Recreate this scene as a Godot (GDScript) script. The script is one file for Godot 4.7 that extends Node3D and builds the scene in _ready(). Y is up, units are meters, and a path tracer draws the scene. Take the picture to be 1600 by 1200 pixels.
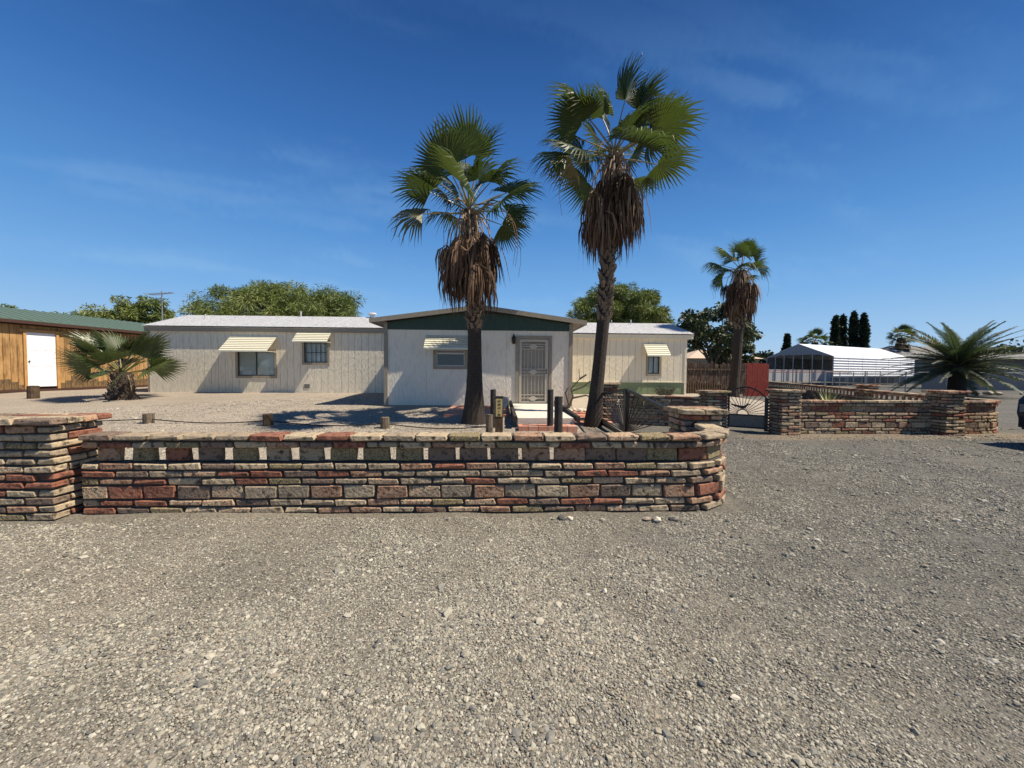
extends Node3D

var rng := RandomNumberGenerator.new()
var M := {}
var bricks := {}
var used := {}
const BP := 0.303

func _ready():
	rng.seed = 7
	setup_camera()
	setup_light()
	make_materials()
	make_ground()
	make_gravel()
	make_home()
	make_shed()
	make_walls()
	make_gates()
	make_entry()
	make_palms()
	make_trees()
	make_far()
	make_details()

# ---------------------------------------------------------------- camera and light
func setup_camera():
	var c := Camera3D.new()
	c.name = "camera"
	c.fov = 88.12
	c.near = 0.05
	c.far = 900.0
	add_child(c)
	c.position = Vector3(0, 1.35, 0)
	c.rotation_degrees = Vector3(-2.03, -2.0, 0.4)
	c.current = true

func setup_light():
	var env := Environment.new()
	env.background_mode = Environment.BG_SKY
	env.tonemap_mode = Environment.TONE_MAPPER_LINEAR
	env.tonemap_exposure = 1.4
	env.sdfgi_enabled = true
	env.ssao_enabled = true
	env.ssil_enabled = true
	var sm := PanoramaSkyMaterial.new()
	sm.panorama = sky_picture()
	var sky := Sky.new()
	sky.sky_material = sm
	env.sky = sky
	env.background_energy_multiplier = 0.72
	var we := WorldEnvironment.new()
	we.name = "world_environment"
	we.environment = env
	add_child(we)
	var sun := DirectionalLight3D.new()
	sun.name = "sun"
	sun.light_energy = 1.6
	sun.light_color = Color(1.0, 0.955, 0.88)
	sun.light_angular_distance = 0.5
	sun.shadow_enabled = true
	add_child(sun)
	sun.look_at_from_position(Vector3.ZERO, Vector3(-0.70, -1.0, -0.16), Vector3.UP)

func sky_picture() -> ImageTexture:
	var w := 1024
	var h := 512
	var im := Image.create(w, h, false, Image.FORMAT_RGB8)
	var el := [-90.0, 0.0, 4.0, 10.0, 18.0, 28.0, 40.0, 60.0, 90.0]
	var co := [Color8(178, 190, 198), Color8(186, 212, 232), Color8(162, 200, 236), Color8(122, 176, 230), Color8(90, 147, 211), Color8(62, 114, 182), Color8(43, 86, 148), Color8(33, 69, 124), Color8(28, 61, 111)]
	var n := FastNoiseLite.new()
	n.seed = 5
	n.frequency = 0.9
	n.fractal_octaves = 5
	n.domain_warp_enabled = true
	n.domain_warp_amplitude = 0.6
	n.domain_warp_frequency = 0.8
	for y in h:
		var e := 90.0 - 180.0 * (y + 0.5) / h
		var k := 0
		while k < el.size() - 2 and e > el[k + 1]:
			k += 1
		var base: Color = co[k].lerp(co[k + 1], clampf((e - el[k]) / (el[k + 1] - el[k]), 0.0, 1.0))
		var env := smoothstep(2.0, 12.0, e) * (1.0 - smoothstep(28.0, 50.0, e))
		var ce := cos(deg_to_rad(e))
		var se := sin(deg_to_rad(e))
		for x in w:
			var c := base
			if env > 0.0:
				var a := TAU * (x + 0.5) / w
				var d := Vector3(sin(a) * ce, se, cos(a) * ce)
				# thin cirrus lies in a high flat layer, streaked one way
				var q := 1.0 / (se + 0.12)
				var v := n.get_noise_3d(d.x * q * 0.55 + d.z * q * 0.35, d.z * q * 1.5 - d.x * q * 0.5, 3.0)
				var f := smoothstep(0.08, 0.62, v) * 0.15 * env
				c = c.lerp(Color8(205, 224, 242), f)
			im.set_pixel(x, y, c)
	return ImageTexture.create_from_image(im)

# ---------------------------------------------------------------- helpers
func lin(r: float, g: float, b: float) -> Color:
	return Color(r, g, b).linear_to_srgb()

func numbered(called: String) -> String:
	if not used.has(called):
		used[called] = 0
		return called
	used[called] += 1
	return "%s_%03d" % [called, used[called]]

func tag(o: Node, label: String, category := "", group := "", kind := ""):
	if label: o.set_meta("label", label)
	if category: o.set_meta("category", category)
	if group: o.set_meta("group", group)
	if kind: o.set_meta("kind", kind)

func thing(called: String, at: Vector3, label: String, category: String, group := "", turn := 0.0) -> Node3D:
	var o := Node3D.new()
	o.name = numbered(called)
	add_child(o)
	o.position = at
	o.rotation.y = turn
	tag(o, label, category, group)
	return o

func begin() -> SurfaceTool:
	var st := SurfaceTool.new()
	st.begin(Mesh.PRIMITIVE_TRIANGLES)
	st.set_smooth_group(-1)
	return st

func done(st: SurfaceTool) -> ArrayMesh:
	st.generate_normals()
	return st.commit()

func mi(called: String, mesh: Mesh, material: Material, parent: Node, pos := Vector3.ZERO, bas := Basis.IDENTITY) -> MeshInstance3D:
	var o := MeshInstance3D.new()
	o.name = numbered(called) if parent == self else called
	o.mesh = mesh
	if material: o.material_override = material
	o.transform = Transform3D(bas, pos)
	parent.add_child(o, true)
	return o

# a part whose shape was laid out in world axes, under a thing that stands at its own base
func wpart(called: String, st: SurfaceTool, material: Material, parent: Node3D) -> MeshInstance3D:
	var off := Vector3.ZERO
	var p: Node = parent
	while p != self:
		off += (p as Node3D).position
		p = p.get_parent()
	return mi(called, done(st), material, parent, -off)

func tri(st: SurfaceTool, a: Vector3, b: Vector3, c: Vector3):
	st.add_vertex(a); st.add_vertex(b); st.add_vertex(c)

func quad(st: SurfaceTool, a: Vector3, b: Vector3, c: Vector3, d: Vector3):
	tri(st, a, b, c); tri(st, a, c, d)

func hexa(st: SurfaceTool, p: Array):
	# p: bottom four then top four, each counter-clockwise seen from above
	quad(st, p[0], p[1], p[2], p[3])
	quad(st, p[7], p[6], p[5], p[4])
	for k in 4:
		var j := (k + 1) % 4
		quad(st, p[k], p[k + 4], p[j + 4], p[j])

func box(st: SurfaceTool, lo: Vector3, hi: Vector3):
	hexa(st, [Vector3(lo.x, lo.y, hi.z), Vector3(hi.x, lo.y, hi.z), Vector3(hi.x, lo.y, lo.z), Vector3(lo.x, lo.y, lo.z),
		Vector3(lo.x, hi.y, hi.z), Vector3(hi.x, hi.y, hi.z), Vector3(hi.x, hi.y, lo.z), Vector3(lo.x, hi.y, lo.z)])

func beam(st: SurfaceTool, a: Vector3, b: Vector3, w: float, h: float, up := Vector3.UP):
	# a square bar from a to b
	var d := (b - a).normalized()
	var s := d.cross(up)
	if s.length() < 0.01: s = d.cross(Vector3.RIGHT)
	s = s.normalized() * w * 0.5
	var u := s.cross(d).normalized() * h * 0.5
	hexa(st, [a - s - u, a + s - u, b + s - u, b - s - u, a - s + u, a + s + u, b + s + u, b - s + u])

func tube(st: SurfaceTool, pts: Array, rad: Array, n := 8, capped := true):
	var rings := []
	var prev := Vector3.ZERO
	for k in pts.size():
		var d: Vector3 = (pts[min(k + 1, pts.size() - 1)] - pts[max(k - 1, 0)]).normalized()
		var s := prev
		if s == Vector3.ZERO:
			s = d.cross(Vector3(0.13, 0.2, 0.97))
			if s.length() < 0.1: s = d.cross(Vector3.RIGHT)
		s = (s - d * s.dot(d)).normalized()
		prev = s
		var u := d.cross(s)
		var ring := []
		for j in n:
			var a := TAU * j / n
			ring.append(pts[k] + (s * cos(a) + u * sin(a)) * rad[k])
		rings.append(ring)
	for k in pts.size() - 1:
		for j in n:
			var i := (j + 1) % n
			quad(st, rings[k][j], rings[k][i], rings[k + 1][i], rings[k + 1][j])
	if capped:
		for j in range(1, n - 1):
			tri(st, rings[0][0], rings[0][j + 1], rings[0][j])
			tri(st, rings[-1][0], rings[-1][j], rings[-1][j + 1])

func ramp(stops: Array) -> Gradient:
	# stops: [offset, linear colour] pairs
	var g := Gradient.new()
	var o := PackedFloat32Array()
	var c := PackedColorArray()
	for s in stops:
		o.append(s[0])
		c.append(lin(s[1].r, s[1].g, s[1].b))
	g.offsets = o
	g.colors = c
	return g

func noise_tex(sd: int, freq: float, size := 512, stops = null, kind := FastNoiseLite.TYPE_SIMPLEX_SMOOTH, oct := 4, as_normal := 0.0) -> NoiseTexture2D:
	var n := FastNoiseLite.new()
	n.seed = sd
	n.noise_type = kind
	n.frequency = freq
	n.fractal_octaves = oct
	if kind == FastNoiseLite.TYPE_CELLULAR:
		n.fractal_type = FastNoiseLite.FRACTAL_NONE if oct <= 1 else FastNoiseLite.FRACTAL_FBM
		n.cellular_return_type = FastNoiseLite.RETURN_CELL_VALUE if stops else FastNoiseLite.RETURN_DISTANCE
	var t := NoiseTexture2D.new()
	t.width = size
	t.height = size
	t.seamless = true
	t.seamless_blend_skirt = 0.15
	t.noise = n
	if stops: t.color_ramp = ramp(stops)
	if as_normal > 0.0:
		t.as_normal_map = true
		t.bump_strength = as_normal
	return t

func plain(r: float, g: float, b: float, rough := 0.85, metal := 0.0) -> StandardMaterial3D:
	var m := StandardMaterial3D.new()
	m.albedo_color = lin(r, g, b)
	m.roughness = rough
	m.metallic = metal
	return m

# a colour that varies: noise between tones, wrapped round world axes; stretch > 1 draws the grain out upwards
func mottled(stops: Array, sd: int, per_metre: float, rough := 0.9, freq := 0.012, bump := 0.0, stretch := Vector3.ONE) -> StandardMaterial3D:
	var m := StandardMaterial3D.new()
	m.albedo_texture = noise_tex(sd, freq, 512, stops)
	m.roughness = rough
	m.uv1_triplanar = true
	m.uv1_world_triplanar = true
	m.uv1_scale = Vector3(per_metre, per_metre, per_metre) / stretch
	if bump > 0.0:
		m.normal_enabled = true
		m.normal_texture = noise_tex(sd + 50, freq * 2.5, 512, null, FastNoiseLite.TYPE_SIMPLEX_SMOOTH, 4, bump)
	return m

func C(r: float, g: float, b: float) -> Color:
	return Color(r, g, b)

# ---------------------------------------------------------------- materials
func make_materials():
	var tones := [
		[C(.32, .245, .155), C(.48, .39, .26), C(.39, .29, .185)],
		[C(.19, .066, .040), C(.28, .10, .058), C(.24, .125, .077)],
		[C(.23, .175, .115), C(.37, .30, .205), C(.28, .21, .14)],
		[C(.27, .14, .085), C(.34, .195, .12), C(.40, .28, .18)],
		[C(.14, .10, .074), C(.23, .175, .13), C(.18, .108, .072)],
		[C(.40, .315, .20), C(.54, .44, .29), C(.27, .115, .07)],
		[C(.25, .19, .09), C(.38, .30, .16), C(.11, .085, .05)]]
	M.brick = []
	for k in tones.size():
		var t = tones[k]
		var st := [[0.0, C(.035, .028, .022)], [0.21, C(.06, .045, .033)], [0.28, t[0] * 0.6], [0.35, t[0]], [0.46, t[1]], [0.56, t[2]], [0.68, t[1] * 1.08], [0.8, t[2] * 0.85], [0.9, t[0] * 0.4], [1.0, t[0]]]
		var m := mottled(st, 11 + k * 3, 1.7 + 0.13 * k, 0.92, 0.0085, 5.0)
		m.albedo_texture.noise.fractal_octaves = 6
		m.albedo_texture.noise.fractal_gain = 0.62
		M.brick.append(m)
	M.mortar = mottled([[0.2, C(.05, .043, .038)], [0.5, C(.085, .073, .063)], [0.9, C(.065, .057, .05)]], 71, 2.0, 0.95, 0.03, 4.0)
	M.siding = mottled([[0.2, C(.68, .615, .475)], [0.55, C(.80, .73, .57)], [0.9, C(.74, .665, .515)]], 81, 0.9, 0.75, 0.02, 1.2, Vector3(1, 5, 1))
	M.siding_white = mottled([[0.2, C(.74, .665, .535)], [0.55, C(.83, .755, .62)], [0.9, C(.78, .70, .565)]], 82, 0.9, 0.7, 0.02, 1.2, Vector3(1, 5, 1))
	M.cream = mottled([[0.2, C(.76, .67, .49)], [0.55, C(.83, .74, .56)], [0.9, C(.79, .70, .525)]], 83, 0.9, 0.75, 0.02, 1.2, Vector3(1, 5, 1))
	M.groove = plain(.34, .30, .23)
	M.skirt_green = mottled([[0.2, C(.20, .25, .13)], [0.8, C(.26, .31, .17)]], 84, 0.8, 0.8, 0.02, 1.0)
	M.gable_green = mottled([[0.2, C(.022, .052, .038)], [0.8, C(.032, .070, .050)]], 85, 0.8, 0.6, 0.02, 1.0, Vector3(1, 5, 1))
	M.trim = mottled([[0.2, C(.28, .24, .18)], [0.8, C(.34, .295, .225)]], 86, 1.0, 0.7, 0.02, 0.8)
	M.roof_white = mottled([[0.15, C(.26, .26, .27)], [0.35, C(.46, .46, .47)], [0.6, C(.58, .58, .585)], [0.9, C(.38, .38, .39)]], 87, 0.9, 0.85, 0.022, 5.0, Vector3(2.5, 1, 1))
	M.roof_grey = mottled([[0.2, C(.16, .16, .16)], [0.8, C(.24, .235, .23)]], 88, 1.5, 0.9, 0.03, 3.0)
	M.awning = mottled([[0.2, C(.62, .59, .45)], [0.6, C(.74, .71, .56)], [0.9, C(.67, .64, .50)]], 89, 1.4, 0.45, 0.02)
	M.frame_pale = plain(.60, .57, .50, 0.5)
	M.door_white = mottled([[0.2, C(.78, .79, .80)], [0.8, C(.84, .85, .86)]], 90, 1.0, 0.45, 0.01)
	M.door_bars = plain(.50, .445, .36, 0.5)
	M.door_panel = plain(.34, .305, .25, 0.6)
	var g := plain(.02, .025, .03, 0.06)
	g.metallic_specular = 0.6
	M.glass_dark = g
	var g2 := StandardMaterial3D.new()
	g2.albedo_color = Color(0.75, 0.82, 0.84, 0.18)
	g2.transparency = BaseMaterial3D.TRANSPARENCY_ALPHA
	g2.roughness = 0.04
	M.glass = g2
	M.curtain = mottled([[0.2, C(.24, .28, .26)], [0.8, C(.36, .40, .37)]], 91, 2.0, 0.9, 0.02)
	M.room_wall = plain(.42, .39, .34)
	M.black_iron = plain(.014, .014, .016, 0.42, 0.3)
	M.grey_plate = mottled([[0.2, C(.135, .118, .094)], [0.8, C(.195, .172, .14)]], 92, 1.5, 0.6, 0.02)
	M.shed_board = mottled([[0.15, C(.19, .10, .034)], [0.5, C(.38, .215, .08)], [0.85, C(.46, .275, .11)]], 93, 0.8, 0.8, 0.016, 2.0, Vector3(1, 7, 1))
	M.shed_dirty = mottled([[0.15, C(.07, .045, .022)], [0.5, C(.14, .088, .04)], [0.85, C(.25, .14, .052)]], 94, 1.2, 0.9, 0.02, 2.0, Vector3(1, 3, 1))
	M.shed_trim = mottled([[0.2, C(.40, .21, .065)], [0.8, C(.50, .28, .10)]], 95, 1.0, 0.8, 0.02, 1.0, Vector3(1, 5, 1))
	M.shed_dark = plain(.055, .022, .014, 0.8)
	M.roof_green = mottled([[0.2, C(.085, .130, .100)], [0.8, C(.11, .160, .126)]], 96, 0.7, 0.5, 0.02, 0.5)
	M.post_wood = mottled([[0.15, C(.055, .04, .028)], [0.5, C(.145, .112, .075)], [0.85, C(.20, .16, .115)]], 97, 3.0, 0.95, 0.02, 3.0, Vector3(1, 6, 1))
	M.post_dark = mottled([[0.15, C(.012, .011, .011)], [0.5, C(.028, .025, .023)], [0.85, C(.055, .048, .04)]], 98, 3.0, 0.9, 0.02, 3.0, Vector3(1, 6, 1))
	M.post_brown = mottled([[0.15, C(.03, .02, .013)], [0.5, C(.085, .052, .028)], [0.85, C(.14, .09, .05)]], 99, 3.0, 0.9, 0.02, 3.0, Vector3(1, 6, 1))
	M.sign_face = plain(.52, .40, .16, 0.55)
	M.ink = plain(.02, .016, .012, 0.6)
	M.concrete = mottled([[0.2, C(.56, .53, .45)], [0.5, C(.66, .63, .55)], [0.85, C(.60, .57, .49)]], 100, 0.8, 0.9, 0.02, 1.5)
	M.paver = [mottled([[0.2, C(.48, .20, .13)], [0.8, C(.58, .28, .19)]], 101, 2.0, 0.9, 0.02, 2.0), mottled([[0.2, C(.52, .25, .18)], [0.8, C(.60, .34, .25)]], 102, 2.0, 0.9, 0.02, 2.0)]
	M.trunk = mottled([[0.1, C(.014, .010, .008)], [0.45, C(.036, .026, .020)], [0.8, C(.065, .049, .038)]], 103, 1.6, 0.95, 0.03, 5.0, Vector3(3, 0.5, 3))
	M.boot = mottled([[0.1, C(.05, .032, .022)], [0.45, C(.15, .105, .07)], [0.8, C(.30, .235, .165)]], 104, 3.0, 0.9, 0.02, 3.0)
	M.frond = []
	for c in [C(.022, .038, .010), C(.031, .050, .013), C(.050, .062, .018)]:
		var f := plain(c.r, c.g, c.b, 0.5)
		f.metallic_specular = 0.35
		f.backlight_enabled = true
		f.backlight = lin(.045, .07, .011)
		M.frond.append(f)
	M.frond_young = []
	for c in [C(.045, .066, .020), C(.070, .085, .028)]:
		var f := plain(c.r, c.g, c.b, 0.4)
		f.backlight_enabled = true
		f.backlight = lin(.05, .07, .015)
		M.frond_young.append(f)
	var yf := plain(.10, .095, .032, 0.5)
	yf.backlight_enabled = true
	yf.backlight = lin(.08, .07, .02)
	M.frond.append(yf)
	M.dead = []
	for c in [C(.10, .054, .028), C(.15, .085, .047), C(.065, .036, .02), C(.21, .135, .08)]:
		M.dead.append(plain(c.r, c.g, c.b, 0.85))
	M.petiole = plain(.20, .17, .06, 0.45)
	M.petiole_dry = plain(.30, .20, .12, 0.6)
	M.date_frond = plain(.036, .055, .028, 0.6)
	M.date_frond.backlight_enabled = true
	M.date_frond.backlight = lin(.03, .05, .015)
	M.leaf = StandardMaterial3D.new()
	M.leaf.vertex_color_use_as_albedo = true
	M.leaf.roughness = 0.6
	M.leaf.backlight_enabled = true
	M.leaf.backlight = lin(.25, .3, .12)
	M.bark = mottled([[0.2, C(.05, .04, .032)], [0.8, C(.11, .09, .07)]], 105, 1.5, 0.95, 0.03, 3.0)
	M.metal_white = mottled([[0.2, C(.74, .75, .78)], [0.8, C(.82, .83, .85)]], 106, 0.5, 0.4, 0.01)
	M.metal_grey = mottled([[0.2, C(.20, .215, .24)], [0.8, C(.26, .275, .30)]], 107, 0.5, 0.5, 0.01)
	M.fence_brown = mottled([[0.15, C(.03, .018, .012)], [0.5, C(.09, .055, .035)], [0.85, C(.19, .125, .08)]], 108, 0.9, 0.9, 0.02, 2.0, Vector3(1, 5, 1))
	M.fence_red = mottled([[0.2, C(.24, .028, .016)], [0.8, C(.33, .045, .026)]], 109, 0.9, 0.75, 0.02, 1.5, Vector3(1, 5, 1))
	M.steel = plain(.32, .33, .34, 0.5, 0.6)
	M.rust = plain(.22, .08, .05, 0.8)
	M.tan_wall = plain(.28, .22, .155)
	M.tan_roof = mottled([[0.2, C(.52, .38, .28)], [0.8, C(.60, .46, .35)]], 110, 0.6, 0.9, 0.02, 2.0)
	M.house_grey = mottled([[0.2, C(.13, .14, .155)], [0.8, C(.17, .18, .195)]], 111, 0.5, 0.8, 0.02)
	M.house_dark = mottled([[0.2, C(.11, .115, .125)], [0.8, C(.15, .155, .165)]], 115, 0.5, 0.8, 0.02)
	M.white_wall = plain(.66, .65, .62)
	M.rock = mottled([[0.1, C(.16, .135, .11)], [0.45, C(.34, .29, .23)], [0.85, C(.52, .46, .38)]], 112, 4.0, 0.95, 0.02, 4.0)
	M.rock_pale = mottled([[0.1, C(.48, .42, .33)], [0.85, C(.66, .60, .50)]], 113, 4.0, 0.95, 0.02, 4.0)
	M.rock_dark = mottled([[0.1, C(.045, .045, .046)], [0.85, C(.11, .108, .105)]], 114, 4.0, 0.95, 0.02, 4.0)
	M.car_paint = plain(.006, .008, .014, 0.3)
	M.rubber = plain(.012, .012, .012, 0.85)
	M.chrome = plain(.5, .5, .5, 0.2, 1.0)
	M.lens_red = plain(.3, .01, .01, 0.15)
	M.lens_clear = plain(.2, .2, .2, 0.1)
	M.agave = plain(.42, .42, .17, 0.55)
	M.dry_stem = plain(.16, .11, .075, 0.9)
	M.branch = plain(.09, .085, .06, 0.9)

# ---------------------------------------------------------------- ground
var gn := FastNoiseLite.new()
var gn2 := FastNoiseLite.new()

func rise(x: float, z: float) -> float:
	var r := clampf(0.031 * (-z - 4.0), 0.0, 0.37)
	var a := 1.0 - smoothstep(1.0, 2.15, x)
	var b := smoothstep(10.4, 14.0, -z) * (1.0 - smoothstep(8.5, 12.5, x))
	return r * maxf(a, b)

func ground_y(x: float, z: float) -> float:
	var y := rise(x, z)
	y += gn.get_noise_2d(x * 1.0, z * 1.0) * 0.022 + gn2.get_noise_2d(x, z) * 0.007
	return y

func in_yard(x: float, z: float) -> float:
	var w := gn.get_noise_2d(x * 4.0, z * 4.0) * 0.2
	var a := smoothstep(3.85, 4.2, -z + w) * (1.0 - smoothstep(2.15, 2.5, x))
	var b := smoothstep(9.7, 10.1, -z + w * 0.5) * (1.0 - smoothstep(11.0, 12.5, x))
	return maxf(a, b)

func ground_tint(x: float, z: float) -> Color:
	var n1 := gn.get_noise_2d(x * 0.8 + 40.0, z * 0.8)
	var n2 := gn2.get_noise_2d(x * 0.35 + 90.0, z * 0.35)
	var tan_c := Color(.255, .235, .19).lerp(Color(.335, .30, .238), clampf(0.5 + n1 * 1.6, 0, 1))
	var grey := Color(.138, .137, .126).lerp(Color(.175, .171, .153), clampf(0.5 + n2 * 1.3, 0, 1))
	# chip-sealed street and its worn gravel shoulder to the right
	var k := smoothstep(-0.4, 2.6, x + 0.28 * (-z) - 1.0 + n1 * 1.6 + n2 * 0.9)
	var c := tan_c.lerp(grey, k * 0.85)
	# the left foreground is a little greyer too
	var l := smoothstep(-0.2, 0.5, n2 + 0.25 * n1) * smoothstep(0.8, 2.6, -x)
	c = c.lerp(Color(.255, .238, .195), l * 0.5)
	# dusty soil along the foot of the far walls
	var dw := absf(-z - 8.05 - n1 * 0.15)
	var dust := (1.0 - smoothstep(0.15, 0.55, dw)) * smoothstep(4.6, 5.4, x) * (1.0 - smoothstep(11.5, 13.5, x))
	c = c.lerp(Color(.36, .28, .19), dust * 0.7)
	var y := in_yard(x, z)
	var pink := Color(.47, .405, .325).lerp(Color(.54, .465, .375), clampf(0.5 + n1, 0, 1))
	if x > 2.4 and z < -9.9: pink = Color(.58, .51, .42)
	c = c.lerp(pink, y)
	return c

func axis_steps(lo: float, hi: float, mid: float, fine: float) -> PackedFloat32Array:
	var a := PackedFloat32Array()
	var v := mid
	while v < hi:
		a.append(v)
		v += maxf(fine, absf(v - mid) * 0.045)
	a.append(hi)
	v = mid - fine
	var b := PackedFloat32Array()
	while v > lo:
		b.append(v)
		v -= maxf(fine, absf(v - mid) * 0.045)
	b.append(lo)
	b.reverse()
	b.append_array(a)
	return b

func make_ground():
	gn.seed = 3
	gn.frequency = 0.5
	gn.fractal_octaves = 3
	gn2.seed = 9
	gn2.frequency = 2.2
	gn2.fractal_octaves = 3
	var xs := axis_steps(-400.0, 400.0, 0.0, 0.14)
	var zs := axis_steps(-500.0, 40.0, -3.0, 0.12)
	var v := PackedVector3Array()
	var uv := PackedVector2Array()
	var col := PackedColorArray()
	var idx := PackedInt32Array()
	var nx := xs.size()
	for z in zs:
		for x in xs:
			v.append(Vector3(x, ground_y(x, z), z))
			uv.append(Vector2(x, z))
			col.append(ground_tint(x, z))
	for j in zs.size() - 1:
		for i in nx - 1:
			var a := j * nx + i
			idx.append_array([a, a + 1, a + nx, a + 1, a + nx + 1, a + nx])
	var nrm := PackedVector3Array()
	nrm.resize(v.size())
	for j in zs.size():
		for i in nx:
			var x: float = xs[i]
			var z: float = zs[j]
			var e := 0.06
			nrm[j * nx + i] = Vector3(ground_y(x - e, z) - ground_y(x + e, z), 2.0 * e, ground_y(x, z - e) - ground_y(x, z + e)).normalized()
	var arr := []
	arr.resize(Mesh.ARRAY_MAX)
	arr[Mesh.ARRAY_VERTEX] = v
	arr[Mesh.ARRAY_NORMAL] = nrm
	arr[Mesh.ARRAY_TEX_UV] = uv
	arr[Mesh.ARRAY_COLOR] = col
	arr[Mesh.ARRAY_INDEX] = idx
	var mesh := ArrayMesh.new()
	mesh.add_surface_from_arrays(Mesh.PRIMITIVE_TRIANGLES, arr)
	var m := StandardMaterial3D.new()
	m.vertex_color_use_as_albedo = true
	m.roughness = 0.95
	m.albedo_texture = noise_tex(21, 0.085, 1024, [[0.0, C(.22, .21, .20)], [0.2, C(.55, .54, .52)], [0.45, C(.80, .78, .76)], [0.62, C(1, 1, 1)], [0.8, C(.70, .68, .66)], [1.0, C(1, .98, .95)]], FastNoiseLite.TYPE_CELLULAR, 1)
	m.uv1_scale = Vector3(1.1, 1.1, 1)
	m.normal_enabled = true
	m.normal_texture = noise_tex(22, 0.07, 1024, null, FastNoiseLite.TYPE_SIMPLEX_SMOOTH, 4, 9.0)
	m.normal_scale = 0.9
	m.detail_enabled = true
	m.detail_blend_mode = BaseMaterial3D.BLEND_MODE_MUL
	m.detail_uv_layer = BaseMaterial3D.DETAIL_UV_1
	m.detail_albedo = noise_tex(23, 0.02, 512, [[0.2, C(.80, .80, .80)], [0.5, C(1, 1, 1)], [0.8, C(.88, .87, .86)]])
	var o := mi("ground", mesh, m, self)
	tag(o, "tan and grey gravel ground of yard, drive and street", "", "", "structure")

func pebble_mesh(sd: int, flat: float) -> ArrayMesh:
	var r := RandomNumberGenerator.new()
	r.seed = sd
	var t := (1.0 + sqrt(5.0)) / 2.0
	var p := [Vector3(-1, t, 0), Vector3(1, t, 0), Vector3(-1, -t, 0), Vector3(1, -t, 0), Vector3(0, -1, t), Vector3(0, 1, t), Vector3(0, -1, -t), Vector3(0, 1, -t), Vector3(t, 0, -1), Vector3(t, 0, 1), Vector3(-t, 0, -1), Vector3(-t, 0, 1)]
	var f := [0, 11, 5, 0, 5, 1, 0, 1, 7, 0, 7, 10, 0, 10, 11, 1, 5, 9, 5, 11, 4, 11, 10, 2, 10, 7, 6, 7, 1, 8, 3, 9, 4, 3, 4, 2, 3, 2, 6, 3, 6, 8, 3, 8, 9, 4, 9, 5, 2, 4, 11, 6, 2, 10, 8, 6, 7, 9, 8, 1]
	var q := []
	for a in p:
		var b: Vector3 = a.normalized() * r.randf_range(0.34, 0.58)
		q.append(Vector3(b.x, b.y * flat, b.z * r.randf_range(0.75, 1.0)))
	var st := begin()
	for k in range(0, f.size(), 3):
		tri(st, q[f[k]], q[f[k + 2]], q[f[k + 1]])
	return done(st)

func make_gravel():
	var pm := StandardMaterial3D.new()
	pm.vertex_color_use_as_albedo = true
	pm.roughness = 0.9
	var r := RandomNumberGenerator.new()
	r.seed = 31
	var tints := [C(.30, .275, .21), C(.24, .22, .17), C(.175, .168, .145), C(.40, .375, .30), C(.11, .11, .104), C(.25, .20, .15), C(.47, .44, .365), C(.06, .06, .06), C(.21, .20, .165), C(.30, .275, .22), C(.15, .15, .143), C(.40, .365, .28)]
	for variant in 4:
		var buf := PackedFloat32Array()
		var count := 0
		for k in 145000:
			var u := r.randf()
			# dense near the drive in front of the wall, thinner farther off
			var d: float
			if u > 0.76:
				d = lerpf(5.0, 15.5, r.randf())
			elif u < 0.2:
				d = sqrt(lerpf(0.8, 2.4 * 2.4, r.randf()))
			else:
				d = 2.4 * pow(9.0 / 2.4, r.randf())
			var a := r.randf_range(-1.25, 1.25)
			var x := sin(a) * d
			var z := -cos(a) * d
			var cl := gn.get_noise_2d(x * 2.2, z * 2.2) * 0.6 + gn.get_noise_2d(x * 0.8 + 17.0, z * 0.5) * 0.7
			if r.randf() > 0.72 + cl * 0.9: continue
			if blocked(x, z): continue
			if d > 8.5 and x > 2.3 and x < 12.0 and z < -8.4: continue
			var s := (0.0034 + 0.0020 * clampf(cl + 0.3, 0.0, 1.0)) * exp(r.randfn(0.0, 0.42)) + 0.0009 * d
			if r.randf() < 0.008: s *= r.randf_range(1.8, 3.0)
			s = minf(s, 0.05)
			var c: Color = tints[r.randi() % tints.size()]
			var g := ground_tint(x, z)
			c = c.lerp(g, 0.3)
			c = c * r.randf_range(0.85, 1.28)
			var b := Basis.from_euler(Vector3(r.randf_range(-0.4, 0.4), r.randf() * TAU, r.randf_range(-0.4, 0.4))).scaled(Vector3(s, s * r.randf_range(0.6, 1.0), s) * 1.7)
			var y := ground_y(x, z) + s * 0.18
			buf.append_array([b.x.x, b.y.x, b.z.x, x, b.x.y, b.y.y, b.z.y, y, b.x.z, b.y.z, b.z.z, z, c.r, c.g, c.b, 1.0])
			count += 1
		var mm := MultiMesh.new()
		mm.transform_format = MultiMesh.TRANSFORM_3D
		mm.use_colors = true
		mm.mesh = pebble_mesh(40 + variant, 0.72)
		mm.instance_count = count
		mm.buffer = buf
		var o := MultiMeshInstance3D.new()
		o.name = numbered("gravel")
		o.multimesh = mm
		o.material_override = pm
		add_child(o)
		tag(o, ["loose tan and grey gravel strewn over the drive", "coarser pale chips among the gravel of the drive", "dark flat chips among the gravel of the drive", "small round pebbles among the gravel of the drive"][variant], "gravel", "", "stuff")

func blocked(x: float, z: float) -> bool:
	if z < -3.6 and z > -3.95 and x < 1.7: return true
	if x < -3.2 and z > -4.05 and z < -3.5: return true
	if z < -7.9 and x > 0.3 and x < 1.75: return true
	if z < -9.9 and x > -1.4 and x < 2.9: return true
	if z < -11.7 and x > -3.5 and x < 2.4: return true
	if z > -10.6 and z < -9.2 and x > 2.4: return true
	if z > -9.0 and z < -8.2 and x > 5.8: return true
	if absf(x - 2.0) < 0.55 and z < -3.7 and z > -4.8: return true
	return false

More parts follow.
